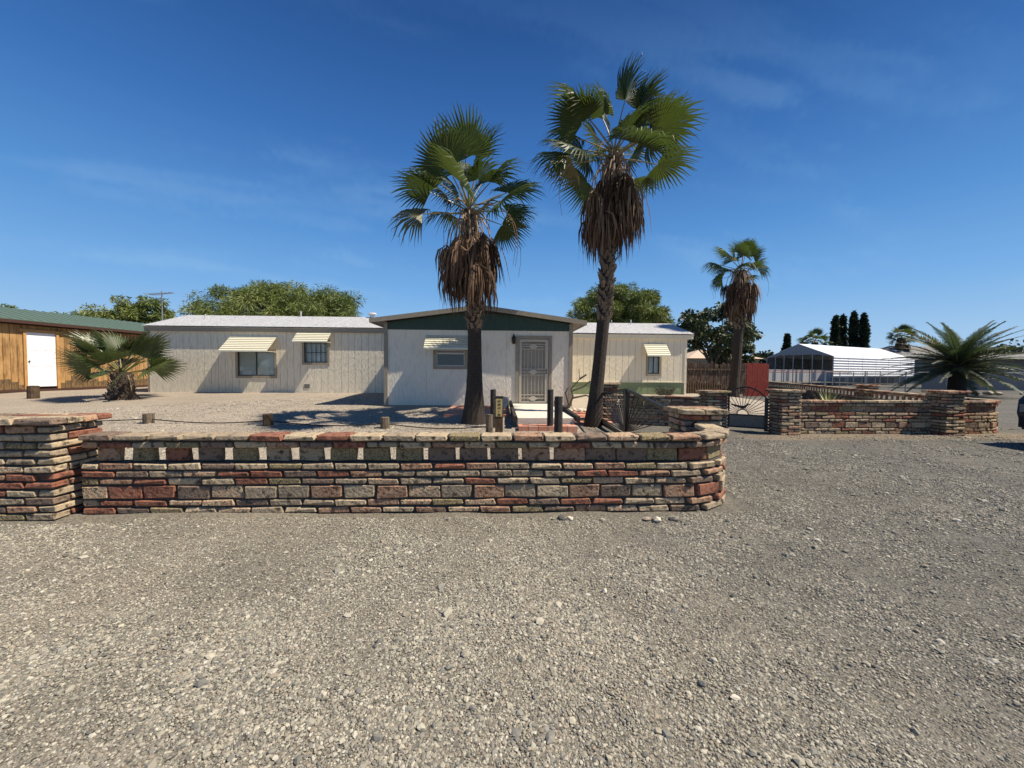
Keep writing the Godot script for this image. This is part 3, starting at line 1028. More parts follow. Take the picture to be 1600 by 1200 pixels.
# lays courses of bricks along a path on the ground; gap(x) sets the openings of the pierced course
func brick_wall(w: Node3D, path: PackedVector2Array, courses: Array, t: float, y0: float, gap: Callable, thin := 1.0):
	var o := w.position
	var L := path_length(path)
	var y := y0
	var row := 0
	var solid := y0 - 0.1
	for c in courses:
		var h: float = 0.13 if c in ["tall", "open"] else 0.07
		if c == "open":
			core(w, path, solid, y - 0.008, t - 0.055, o)
			solid = y + h + 0.004
			var s := 0.1
			while s < L - 0.1:
				var p = along(path, s)
				var gp: float = gap.call(p[0].x)
				var l := BP - gp
				p = along(path, minf(s + l * 0.5, L))
				var d: Vector2 = p[1]
				var b := Basis(Vector3(d.x, 0, d.y), Vector3.UP, Vector3(-d.y, 0, d.x))
				b = b * Basis.from_euler(Vector3(0, rng.randf_range(-0.10, 0.10), 0)) * Basis.from_scale(Vector3(l / 0.25, 1, thin))
				mi("pierced_brick", bricks.block[rng.randi() % 6], shaded_tone(), w, Vector3(p[0].x, y + h * 0.5 - 0.004, p[0].y) - o, b)
				s += BP
		else:
			var s := 0.0 if row % 2 == 0 else -BP * 0.5
			if c == "tall": s = -BP * 0.25
			while s < L - 0.02:
				var s0 := maxf(s, 0.0)
				var s1 := minf(s + BP, L)
				s += BP * rng.randf_range(0.985, 1.015)
				var l := s1 - s0 - 0.017
				if l < 0.04: continue
				var p = along(path, (s0 + s1) * 0.5)
				var d: Vector2 = p[1]
				var b := Basis(Vector3(d.x, 0, d.y), Vector3.UP, Vector3(-d.y, 0, d.x))
				b = b * Basis.from_euler(Vector3(rng.randf_range(-.012, .012), rng.randf_range(-.014, .014), rng.randf_range(-.012, .012)))
				var th := (t + 0.045 if c == "cap" else t) / 0.15
				var base_l := 0.275 if c == "tall" else 0.285
				var set_: Array = bricks.tall if c == "tall" else bricks.std
				var n := Vector3(-d.y, 0, d.x) * rng.randf_range(-0.004, 0.004)
				mi("brick", set_[rng.randi() % 6], tone(), w, Vector3(p[0].x, y + h * 0.5 - 0.006, p[0].y) + n - o, b * Basis.from_scale(Vector3(l / base_l, rng.randf_range(0.96, 1.05), th)))
		y += h
		row += 1
	core(w, path, solid, y - 0.024, t - 0.055, o)

func pillar(at: Vector3, wx: float, wz: float, n: int, label: String, turn := 0.0):
	var p := thing("brick_pillar", at, label, "pillar", "brick pillars of the yard walls", turn)
	var st := begin()
	box(st, Vector3(-wx * 0.5 + 0.03, -0.1, -wz * 0.5 + 0.03), Vector3(wx * 0.5 - 0.03, n * 0.07 - 0.012, wz * 0.5 - 0.03))
	mi("mortar", done(st), M.mortar, p)
	var bd := 0.135
	for k in n:
		var y := k * 0.07 + 0.029
		# each course runs round the four sides, turned about at every second one
		for side in 4:
			var len_: float = (wx if side % 2 == 0 else wz) - bd - 0.015
			var m := roundi(len_ / 0.29)
			m = maxi(m, 1)
			var step := len_ / m
			for j in m:
				var c := -len_ * 0.5 + (j + 0.5) * step + (bd + 0.015) * (0.5 if k % 2 == 0 else -0.5)
				var dep := (wz if side % 2 == 0 else wx) * 0.5 - bd * 0.5
				var b := Basis(Vector3.UP, side * PI * 0.5)
				var pos := b * Vector3(c, 0, dep)
				b = b * Basis.from_euler(Vector3(rng.randf_range(-.01, .01), rng.randf_range(-.015, .015), rng.randf_range(-.012, .012)))
				mi("brick", bricks.std[rng.randi() % 6], tone(), p, pos + Vector3(0, y, 0), b * Basis.from_scale(Vector3((step - 0.015) / 0.285, rng.randf_range(0.96, 1.05), bd / 0.15)))
	# cap: a layer of bricks laid flat, a little wider than the shaft
	var nx := maxi(2, roundi((wx + 0.1) / 0.29))
	var nz := maxi(2, roundi((wz + 0.1) / 0.15))
	for i in nx:
		for j in nz:
			var sx := (wx + 0.1) / nx
			var sz := (wz + 0.1) / nz
			mi("brick", bricks.std[rng.randi() % 6], tone(), p, Vector3(-wx * 0.5 - 0.05 + (i + 0.5) * sx, n * 0.07 + 0.03, -wz * 0.5 - 0.05 + (j + 0.5) * sz), Basis.from_euler(Vector3(rng.randf_range(-.01, .01), rng.randf_range(-.01, .01), 0)) * Basis.from_scale(Vector3((sx - 0.012) / 0.285, 1.05, (sz - 0.012) / 0.15)))

func arc(c: Vector2, r: float, a0: float, a1: float, n: int) -> PackedVector2Array:
	var p := PackedVector2Array()
	for k in n + 1:
		var a := lerpf(a0, a1, float(k) / n)
		p.append(c + Vector2(cos(a), sin(a)) * r)
	return p

func make_walls():
	brick_variants()
	var full := ["std", "std", "tall", "std", "std", "std", "open", "std", "cap"]
	# front wall: straight, then rounded back to the gate pillar
	var p1 := PackedVector2Array([Vector2(-3.80, -3.81)])
	p1.append_array(arc(Vector2(1.80, -4.40), 0.59, PI * 0.5, 0.0, 12))
	p1.append(Vector2(2.39, -4.55))
	var w := thing("brick_wall", Vector3(-1.0, 0, -3.8), "low front wall of old mottled bricks with a pierced course, rounded at its end", "wall", "brick yard walls")
	brick_wall(w, p1, full, 0.18, 0.0, func(x: float) -> float: return lerpf(0.115, 0.035, clampf((x + 3.8) / 3.6, 0, 1)) if x < 0.5 else 0.006)
	pillar(Vector3(-4.33, 0, -3.80), 0.90, 0.46, 12, "broad brick pillar at the near end of the front wall")
	pillar(Vector3(2.43, 0, -4.82), 0.46, 0.46, 12, "brick pillar behind the rounded end of the front wall")
	pillar(Vector3(2.84, 0, -10.3), 0.5, 0.46, 14, "brick pillar beside the tall palm at the far gate post")
	pillar(Vector3(5.12, 0, -9.25), 0.5, 0.46, 12, "brick pillar left of the arched gate with the bird")
	pillar(Vector3(6.24, 0, -8.42), 0.44, 0.46, 13, "brick pillar right of the arched gate with the bird")
	pillar(Vector3(9.74, 0, -8.30), 0.44, 0.46, 13, "brick pillar near the rounded corner of the far wall")
	var w2 := thing("brick_wall", Vector3(4.0, 0, -9.9), "short brick wall seen behind the black sunburst gate", "wall", "brick yard walls")
	brick_wall(w2, PackedVector2Array([Vector2(3.05, -10.2), Vector2(4.90, -9.35)]), full, 0.15, 0.0, func(_x): return 0.004)
	# far enclosure: front, rounded corner, and the long pierced side that runs back
	var w3 := thing("brick_wall", Vector3(8.0, 0, -8.4), "brick wall right of the arched gate, solid, with a rounded corner", "wall", "brick yard walls")
	var p3 := PackedVector2Array([Vector2(6.46, -8.46)])
	p3.append(Vector2(10.7, -8.46))
	p3.append_array(arc(Vector2(10.75, -9.36), 0.9, PI * 0.5, 0.05, 9))
	brick_wall(w3, p3, full, 0.15, 0.0, func(_x): return 0.004)
	var w4 := thing("brick_wall", Vector3(15.0, 0, -18.0), "long pierced brick wall running back towards the metal carport", "wall", "brick yard walls")
	var p4 := PackedVector2Array([Vector2(11.68, -9.4), Vector2(12.0, -10.4), Vector2(18.5, -27.5)])
	core(w4, p4, -0.1, 0.40, 0.14, w4.position)
	brick_wall(w4, p4, ["std", "open", "std", "cap"], 0.15, 0.41, func(_x): return 0.185, 0.6)
	pillar(Vector3(13.75, 0, -14.3), 0.5, 0.5, 12, "brick pillar in the long pierced wall", 0.35)
	pillar(Vector3(18.6, 0, -28.0), 0.5, 0.5, 12, "brick pillar at the far end of the pierced wall", 0.35)

# ---------------------------------------------------------------- gates
func make_gates():
	# double gate: two leaves with rays that spread from the middle of the foot
	var a := Vector3(2.42, 0, -5.12)
	var b := Vector3(2.52, 0, -9.98)
	var mid := (a + b) * 0.5
	for leaf in 2:
		var outer := a if leaf == 0 else b
		var inner := mid + (outer - mid).normalized() * 0.02
		var g := thing("sunburst_gate", outer, "near leaf of the black iron double gate with sun rays" if leaf == 0 else "far leaf of the black iron double gate with sun rays", "gate", "leaves of the black double gate")
		var st := begin()
		var lo := 0.72
		var hi := 0.98
		beam(st, outer + Vector3(0, 0.04, 0), outer + Vector3(0, lo + 0.04, 0), 0.10, 0.10, Vector3.RIGHT)
		beam(st, inner + Vector3(0, 0.04, 0), inner + Vector3(0, hi, 0), 0.07, 0.07, Vector3.RIGHT)
		beam(st, outer + Vector3(0, 0.07, 0), inner + Vector3(0, 0.07, 0), 0.04, 0.05)
		wpart("frame", st, M.black_iron, g)
		st = begin()
		var n := 8
		for k in n:
			var t0 := float(k) / n
			var t1 := float(k + 1) / n
			var f := func(t: float) -> Vector3: return outer.lerp(inner, t) + Vector3(0, lerpf(lo, hi, t) + 0.02 * sin(t * PI), 0)
			beam(st, f.call(t0), f.call(t1), 0.035, 0.05)
		wpart("top_rail", st, M.black_iron, g)
		var foot := inner + Vector3(0, 0.16, 0)
		for k in 9:
			st = begin()
			var t := (k + 0.3) / 9.0
			var tip := outer.lerp(inner, t) + Vector3(0, lerpf(lo, hi, t) + 0.02 * sin(t * PI), 0)
			beam(st, foot, tip, 0.015, 0.015)
			wpart("ray", st, M.black_iron, g)
		for k in 3:
			st = begin()
			beam(st, foot, outer + Vector3(0, 0.2 + k * 0.17, 0), 0.015, 0.015)
			wpart("ray", st, M.black_iron, g)
		st = begin()
		var q := outer.lerp(inner, 0.02)
		hexa(st, [q + Vector3(-.006, .08, 0), q + Vector3(.006, .08, 0), inner + Vector3(.006, .08, 0), inner + Vector3(-.006, .08, 0), q + Vector3(-.006, .20, 0), q + Vector3(.006, .20, 0), inner + Vector3(.006, .12, 0), inner + Vector3(-.006, .12, 0)])
		wpart("kick_plate", st, M.grey_plate, g)
	# single gate with an arched top, rays, a small sun and a running bird
	var l := Vector3(5.36, 0, -9.02)
	var r := Vector3(5.98, 0, -8.62)
	var d := (r - l).normalized()
	var nn := Vector3(-d.z, 0, d.x)
	var W := (r - l).length()
	var g := thing("arched_gate", l, "small black iron gate with arched top, sun rays and bird", "gate")
	var top := func(x: float) -> float: return 1.0 - 0.42 * pow((x / W - 0.45), 2.0) * 1.9
	var st := begin()
	beam(st, l + Vector3(0, 0.05, 0), l + Vector3(0, top.call(0.0), 0), 0.04, 0.04, nn)
	beam(st, r + Vector3(0, 0.02, 0), r + Vector3(0, top.call(W), 0), 0.07, 0.07, nn)
	beam(st, l + Vector3(0, 0.08, 0), r + Vector3(0, 0.08, 0), 0.03, 0.035)
	beam(st, l + Vector3(0, 0.36, 0), r + Vector3(0, 0.36, 0), 0.03, 0.03)
	for k in 10:
		var x0 := W * k / 10.0
		var x1 := W * (k + 1) / 10.0
		beam(st, l + d * x0 + Vector3(0, top.call(x0), 0), l + d * x1 + Vector3(0, top.call(x1), 0), 0.03, 0.03)
	wpart("frame", st, M.black_iron, g)
	st = begin()
	beam(st, l + Vector3(0, 0.22, 0) + d * 0.02, r + Vector3(0, 0.22, 0) - d * 0.03, 0.008, 0.25)
	wpart("kick_plate", st, M.grey_plate, g)
	var cx := W * 0.38
	var cc := l + d * cx + Vector3(0, 0.375, 0)
	st = begin()
	for k in 12:
		var t0 := PI * k / 12.0
		var t1 := PI * (k + 1) / 12.0
		beam(st, cc + d * cos(t0) * 0.11 + Vector3(0, sin(t0) * 0.11, 0), cc + d * cos(t1) * 0.11 + Vector3(0, sin(t1) * 0.11, 0), 0.02, 0.02, nn)
	wpart("sun_arch", st, M.black_iron, g)
	for k in 17:
		var t := PI * (k + 0.5) / 17.0
		var dir := d * cos(t) + Vector3(0, sin(t), 0)
		var e := 0.12
		while e < 1.2:
			var px := cx + cos(t) * e
			var py := 0.375 + sin(t) * e
			if px < 0.01 or px > W - 0.01 or py > top.call(clampf(px, 0, W)): break
			e += 0.01
		st = begin()
		beam(st, cc + dir * 0.11, cc + dir * e, 0.012, 0.012, nn)
		wpart("ray", st, M.black_iron, g)
	# the bird: body, neck with crest, long tail and legs, cut from plate
	st = begin()
	var pl := [Vector2(-.27, .14), Vector2(-.20, .10), Vector2(-.08, .06), Vector2(.0, .03), Vector2(.06, .06), Vector2(.09, .10), Vector2(.12, .135), Vector2(.18, .12), Vector2(.125, .155), Vector2(.09, .165), Vector2(.06, .13), Vector2(.03, .105), Vector2(-.05, .105), Vector2(-.17, .135)]
	var tris := Geometry2D.triangulate_polygon(PackedVector2Array(pl))
	var at := cc + Vector3(0, 0.09, 0) + nn * 0.016
	for s in [0.0, 0.006]:
		for k in range(0, tris.size(), 3):
			var q := []
			for j in 3:
				var p2: Vector2 = pl[tris[k + j]]
				q.append(at + d * p2.x + Vector3(0, p2.y, 0) + nn * s)
			tri(st, q[0], q[1], q[2])
	for k in pl.size():
		var p2: Vector2 = pl[k]
		var q2: Vector2 = pl[(k + 1) % pl.size()]
		quad(st, at + d * p2.x + Vector3(0, p2.y, 0), at + d * q2.x + Vector3(0, q2.y, 0), at + d * q2.x + Vector3(0, q2.y, 0) + nn * 0.006, at + d * p2.x + Vector3(0, p2.y, 0) + nn * 0.006)
	for x in [-0.02, 0.025]:
		beam(st, at + d * x + Vector3(0, 0.05, 0), at + d * (x * 2.2) + Vector3(0, -0.005, 0), 0.008, 0.006, nn)
	wpart("bird_cutout", st, M.black_iron, g)

# ---------------------------------------------------------------- entry path and posts
func round_post(at: Vector3, r: float, h: float, m: Material, label: String, group := "short posts edging the gravel yard", lean := 0.0) -> Node3D:
	var t := thing("timber_post", at, label, "post", group)
	var st := begin()
	var n := 11
	var lo := []
	var hi := []
	for k in n:
		var a := TAU * k / n
		var rr := r * rng.randf_range(0.92, 1.06)
		lo.append(Vector3(cos(a) * rr * 1.04, -0.1, sin(a) * rr * 1.04))
		hi.append(Vector3(cos(a) * rr + lean, h + rng.randf_range(-0.008, 0.008), sin(a) * rr))
	for k in n:
		var j := (k + 1) % n
		quad(st, lo[k], hi[k], hi[j], lo[j])
	mi("shaft", done(st), m, t)
	st = begin()
	for k in n:
		var j := (k + 1) % n
		tri(st, Vector3(lean, h + 0.008, 0), hi[j], hi[k])
	mi("cut_top", done(st), m, t)
	return t

func make_entry():
	# stepping slab in front of the door
	var sl := thing("concrete_slab", Vector3(1.0, 0.2, -10.0), "pale concrete slab leading up to the front door", "slab")
	for s in [[-8.35, -11.93, 0.335]]:
		var st := begin()
		box(st, Vector3(0.42, 0.02, s[1]), Vector3(1.62, s[2], s[0]))
		wpart("slab", st, M.concrete, sl)
	# dark rails along both sides of the slab
	for x in [0.36, 1.68]:
		var t := thing("side_rail", Vector3(x, 0.3, -10.0), "dark timber rail along the left of the entry slab" if x < 1 else "dark timber rail along the right of the entry slab", "rail", "rails beside the entry slab")
		var st := begin()
		beam(st, Vector3(x, 0.33, -8.2), Vector3(x, 0.40, -11.6), 0.07, 0.12)
		wpart("rail", st, M.post_dark, t)
	# terracotta pavers on both sides and as a step below the slab
	var pv := thing("paver_walk", Vector3(0, 0.2, -10.9), "terracotta paver strip along the front of the house", "pavers")
	for xx in [[-1.35, 0.30], [1.74, 2.9]]:
		var x: float = xx[0]
		while x < xx[1]:
			var z := -11.78
			while z < -10.0:
				var g := rise(x + 0.1, z + 0.1)
				var st := begin()
				box(st, Vector3(x, g - 0.02, z), Vector3(minf(x + 0.195, xx[1]), g + 0.052 + rng.randf_range(0, 0.004), z + 0.39))
				wpart("paver", st, M.paver[rng.randi() % 2], pv)
				z += 0.40
			x += 0.203
	for k in 6:
		var st := begin()
		box(st, Vector3(0.42 + k * 0.2, 0.05, -8.3), Vector3(0.61 + k * 0.2, 0.215, -7.95))
		wpart("paver", st, M.paver[k % 2], pv)
	# posts that edge the gravel
	for p in [[-7.5, -8.75, 0.10, 0.21, "post_wood", "short grey log post nearest the young fan palm"], [-4.88, -8.55, 0.095, 0.24, "post_brown", "short dark brown post in the palm shadow"], [-2.32, -8.2, 0.09, 0.23, "post_wood", "short grey post before the front room's corner"], [-15.3, -13.6, 0.14, 0.42, "post_brown", "stout brown post before the shed's white door"], [-8.2, -6.9, 0.13, 0.36, "post_dark", "charred stump just behind the broad brick pillar"]]:
		round_post(Vector3(p[0], rise(p[0], p[1]), p[1]), p[2], p[3], M[p[4]], p[5])
	# a thin dark cable runs low from post to post
	for c in [[Vector3(-10.5, 0, -9.0), Vector3(-7.5, 0, -8.75)], [Vector3(-7.5, 0, -8.75), Vector3(-4.88, 0, -8.55)], [Vector3(-4.88, 0, -8.55), Vector3(-2.32, 0, -8.2)], [Vector3(-2.32, 0, -8.2), Vector3(-0.1, 0, -7.9)]]:
		var st := begin()
		var pts := []
		var rr := []
		for k in 9:
			var t := k / 8.0
			var q: Vector3 = c[0].lerp(c[1], t)
			q.y = rise(q.x, q.z) + 0.10 - 0.07 * sin(t * PI)
			pts.append(q)
			rr.append(0.011)
		tube(st, pts, rr, 6)
		var o := wpart("cable", st, M.post_dark, self)
		tag(o, ["low dark cable left of the grey log post", "low dark cable between the grey log post and dark brown post", "low dark cable between the dark brown post and grey post", "low dark cable ending at the number post"][used["cable"] if used.has("cable") else 0], "cable", "cables between the short posts")
	# tall charred posts by the path; one carries the house number
	for p in [[-0.10, -8.35, 0.062, 0.80, "tall charred post behind the house number post"], [1.16, -7.55, 0.08, 0.74, "tall charred post right of the entry path"], [1.07, -8.05, 0.065, 0.83, "farther charred post right of the entry path"]]:
		round_post(Vector3(p[0], rise(p[0], p[1]), p[1]), p[2], p[3], M.post_dark, p[4], "charred posts by the entry path")
	round_post(Vector3(-0.16, 0.1, -7.35), 0.065, 0.42, M.post_wood, "shorter grey post left of the house number post", "charred posts by the entry path")
	var np := thing("number_post", Vector3(0.02, 0.1, -7.45), "square dark post with a yellow house number plate", "post")
	var st := begin()
	box(st, Vector3(-0.072, -0.1, -0.06), Vector3(0.072, 0.72, 0.06))
	mi("shaft", done(st), M.post_brown, np)
	st = begin()
	box(st, Vector3(-0.08, 0.72, -0.068), Vector3(0.08, 0.755, 0.068))
	mi("cap", done(st), M.post_dark, np)
	st = begin()
	box(st, Vector3(-0.06, 0.38, 0.061), Vector3(0.06, 0.71, 0.068))
	var plate := mi("number_plate", done(st), M.sign_face, np)
	var font := SystemFont.new()
	font.font_names = PackedStringArray(["Droid Sans"])
	font.font_weight = 700
	var k := 0
	for ch in ["5", "0", "1", "-", "4"]:
		var tm := TextMesh.new()
		tm.text = ch
		tm.font = font
		tm.font_size = 32
		tm.pixel_size = 0.0024
		tm.depth = 0.003
		mi("numeral", tm, M.ink, plate, Vector3(0, 0.665 - k * 0.062, 0.0695), Basis(Vector3.BACK, -PI * 0.5))
		k += 1
	# pale stumps at the house end of the rails
	for x in [0.22, 1.78]:
		round_post(Vector3(x, rise(x, -11.3) + 0.05, -11.3), 0.09, 0.30, M.rock_pale, "pale stump at the left of the doorstep" if x < 1 else "pale stump at the right of the doorstep", "pale stumps by the doorstep")

# ---------------------------------------------------------------- palms
func fan_frond(sd: int, stem: float, radius: float, span: float, n: int, droop: float, fold: float, split: float) -> Array:
	# [stem mesh, blade mesh]; the stem runs along +x, the blade spreads about it, its face up
	var r := RandomNumberGenerator.new()
	r.seed = sd
	var sag := 0.10 * stem
	var st := begin()
	var pts := []
	var rr := []
	for k in 6:
		var t := k / 5.0
		pts.append(Vector3(stem * t, -sag * t * t, 0))
		rr.append(lerpf(0.024, 0.010, t))
	tube(st, pts, rr, 5)
	var stem_mesh := done(st)
	st = begin()
	var o := Vector3(stem, -sag, 0)
	var w := span / n
	for k in n:
		var a := -span * 0.5 + (k + 0.5) * w
		var len_ := radius * (0.72 + 0.28 * cos(a * 0.75)) * r.randf_range(0.9, 1.06)
		var ws := r.randf_range(-0.25, 0.25) * w
		var rows := []
		for j in 6:
			var t: float = [0.03, 0.28, split, 0.74, 0.9, 1.0][j]
			var aa := a + ws * maxf(0.0, t - split)
			var dir := Vector3(cos(aa), 0, sin(aa))
			var side := Vector3(-sin(aa), 0, cos(aa))
			var fall := -droop * len_ * pow(maxf(0.0, t - 0.35), 2.0) * r.randf_range(0.7, 1.5) - fold * absf(sin(a)) * t * len_ * 0.45
			var half := tan(w * 0.5) * len_ * t if t <= split else tan(w * 0.5) * len_ * split * (1.0 - pow((t - split) / (1.0 - split), 1.3)) * 0.95
			var c := o + dir * len_ * t * (1.0 - 0.18 * droop * t) + Vector3(0, fall, 0)
			rows.append([c - side * half + Vector3(0, half * 0.55, 0), c, c + side * half + Vector3(0, half * 0.55, 0)])
		for j in 5:
			quad(st, rows[j][0], rows[j + 1][0], rows[j + 1][1], rows[j][1])
			quad(st, rows[j][1], rows[j + 1][1], rows[j + 1][2], rows[j][2])
	return [stem_mesh, done(st)]

func hang_frond(sd: int, L: float) -> Array:
	# a dead leaf: its stem arches out and its folded blade hangs straight down
	var r := RandomNumberGenerator.new()
	r.seed = sd
	var out := r.randf_range(0.10, 0.40)
	var st := begin()
	var o := Vector3(out, -0.62, 0)
	tube(st, [Vector3.ZERO, Vector3(out * 0.55, 0.0, 0), Vector3(out * 0.9, -0.25, 0), o], [0.022, 0.018, 0.014, 0.011], 5)
	var stem := done(st)
	st = begin()
	for k in 30:
		var p := o + Vector3(r.randf_range(-.02, .02), r.randf_range(-.02, .1), r.randf_range(-.02, .02))
		var len_ := L * r.randf_range(0.6, 1.1)
		var sx := r.randfn() * 0.10
		var sz := r.randfn() * 0.13
		var w := Vector3(r.randfn(), 0, r.randfn()).normalized() * r.randf_range(0.012, 0.024)
		var m := p + Vector3(sx * 1.3, -0.5, sz * 1.3) * len_
		var e := p + Vector3(sx * 1.2 + r.randf_range(-.05, .05), -1.0, sz * 1.2 + r.randf_range(-.05, .05)) * len_
		var q := p + Vector3(sx, -0.18, sz) * len_
		quad(st, p - w * 0.4, p + w * 0.4, q + w, q - w)
		quad(st, q - w, q + w, m + w * 0.9, m - w * 0.9)
		tri(st, m - w * 0.9, m + w * 0.9, e)
	return [stem, done(st)]

var young := []
var fans := []
var hangs := []

func put_frond(parent: Node3D, f: Array, name_: String, mat: Material, stem_mat: Material, at: Vector3, az: float, elev: float, roll: float, sc: float):
	var b := Basis(Vector3.UP, az) * Basis(Vector3.BACK, elev) * Basis(Vector3.RIGHT, roll)
	b = b * Basis.from_scale(Vector3(sc, sc, sc))
	var s := mi(name_, f[1], mat, parent, at, b)
	mi("stem", f[0], stem_mat, s)

func fan_palm(called: String, label: String, base: Vector3, top: Vector3, r0: float, r1: float, sc: float, live: int, dead: int, skirt: float, boots_from: float, lowest: float):
	var p := thing(called, base, label, "palm tree", "fan palms")
	var d := top - base
	var st := begin()
	var pts := []
	var rad := []
	var n := 26
	for k in n + 1:
		var t := float(k) / n
		var bend := sin(t * PI) * 0.06
		pts.append(d * t + Vector3(bend, 0, 0))
		var flare := exp(-t * d.length() / (r0 * 1.9)) * (r0 - r1)
		rad.append((r1 + flare) * (1.0 + 0.012 * sin(k * 2.7)) * (1.0 + (0.06 if t * d.length() > boots_from else 0.0)))
	pts[0].y -= 0.1
	tube(st, pts, rad, 14)
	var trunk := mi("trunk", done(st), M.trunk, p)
	# old leaf bases, crossing round the upper trunk
	var r := RandomNumberGenerator.new()
	r.seed = hash(called) + int(base.x * 10)
	var y := boots_from
	var turn := 0.0
	var boots := begin()
	while y < d.length() - 0.1:
		var t := y / d.length()
		var c := d * t + Vector3(sin(t * PI) * 0.06, 0, 0)
		for j in 7:
			var a := turn + TAU * j / 7.0 + r.randf_range(-0.15, 0.15)
			var o := Vector3(cos(a), 0, sin(a))
			var s := Vector3(-sin(a), 0, cos(a))
			var q := c + o * (r1 + exp(-y / (r0 * 1.9)) * (r0 - r1)) * 0.95
			var l := r.randf_range(0.11, 0.19)
			var lean := s * (0.05 if j % 2 == 0 else -0.05)
			var w := s * 0.045
			var tip := q + o * r.randf_range(0.035, 0.10) + Vector3(0, l, 0) + lean
			hexa(boots, [q - w, q + w, q + w - o * 0.03, q - w - o * 0.03, tip - w * 0.55, tip + w * 0.55, tip + w * 0.55 - o * 0.03, tip - w * 0.55 - o * 0.03])
		turn += 0.45
		y += 0.085
	var bo := mi("leaf_bases", done(boots), M.boot, trunk)
	tag(bo, "criss-cross stubs of old leaf bases", "", "", "stuff")
	# green crown
	for k in live:
		var t := (k + 0.5) / live
		var az := k * 2.39996 + r.randf_range(-0.25, 0.25)
		var el := lerpf(1.35, lowest, pow(t, 0.85)) + r.randf_range(-0.22, 0.22)
		var f: Array = fans[r.randi() % fans.size()] if d.length() > 2.0 else young[r.randi() % 3]
		var m: Material = M.frond[r.randi() % 3]
		if d.length() < 2.0: m = M.frond_young[r.randi() % 2]
		elif t > 0.85 and r.randf() < 0.4: m = M.frond[3]
		put_frond(p, f, "frond", m, M.petiole, d + Vector3(0, lerpf(0.1, -0.1, t), 0), az, el, r.randf_range(-0.9, 0.9), sc * r.randf_range(0.78, 1.12))
	# skirt of dead fronds hanging against the trunk
	for k in dead:
		var t := (k + 0.5) / dead
		var az := k * 2.39996 + r.randf_range(-0.3, 0.3)
		var el := r.randf_range(-0.12, 0.15)
		var f: Array = hangs[r.randi() % hangs.size()]
		put_frond(p, f, "dead_frond", M.dead[r.randi() % 4], M.petiole_dry, d + Vector3(cos(az), 0, -sin(az)) * r1 * 0.8 + Vector3(0, -0.05 - t * skirt, 0), az, el, r.randf_range(-0.1, 0.1), minf(sc, 1.0) * r.randf_range(0.55, 1.18))
	# wiry old flower stalks
	for k in (4 if skirt > 0.5 else 0):
		var az := r.randf() * TAU
		var o := Vector3(cos(az), 0, sin(az))
		st = begin()
		var sp := []
		var sr := []
		for j in 9:
			var t := j / 8.0
			sp.append(d + o * (0.1 + 1.15 * sc * sin(t * 1.9)) + Vector3(0, 0.1 - 1.5 * sc * t * t, 0))
			sr.append(lerpf(0.012, 0.004, t))
		tube(st, sp, sr, 4)
		mi("flower_stalk", done(st), M.dead[1], p)

func feather_frond(sd: int, L: float) -> Array:
	var r := RandomNumberGenerator.new()
	r.seed = sd
	var sp := []
	var sr := []
	for k in 11:
		var t := k / 10.0
		sp.append(Vector3(L * t * (1.0 - 0.10 * t), -L * 0.26 * t * t, 0))
		sr.append(lerpf(0.035, 0.006, t))
	var st := begin()
	tube(st, sp, sr, 5)
	var stem := done(st)
	st = begin()
	for k in 52:
		var t := 0.10 + 0.90 * k / 52.0
		var i := mini(int(t * 10.0), 9)
		var c: Vector3 = sp[i].lerp(sp[i + 1], t * 10.0 - i)
		var tan_: Vector3 = (sp[i + 1] - sp[i]).normalized()
		for s in [-1, 1]:
			var l: float = L * 0.115 * sin(clampf(t * 1.05 + 0.12, 0, 1) * PI * 0.9 + 0.25) * r.randf_range(0.85, 1.1) + 0.08
			var dir := (tan_ * 0.75 + Vector3(0, r.randf_range(0.1, 0.45), s * 1.0)).normalized()
			var tip := c + dir * l + Vector3(0, -0.12 * l, 0)
			var w := tan_ * 0.026
			tri(st, c - w, c + w, c + dir * l * 0.5 + w)
			tri(st, c - w, c + dir * l * 0.5 + w, c + dir * l * 0.5 - w)
			tri(st, c + dir * l * 0.5 - w, c + dir * l * 0.5 + w, tip)
	return [stem, done(st)]

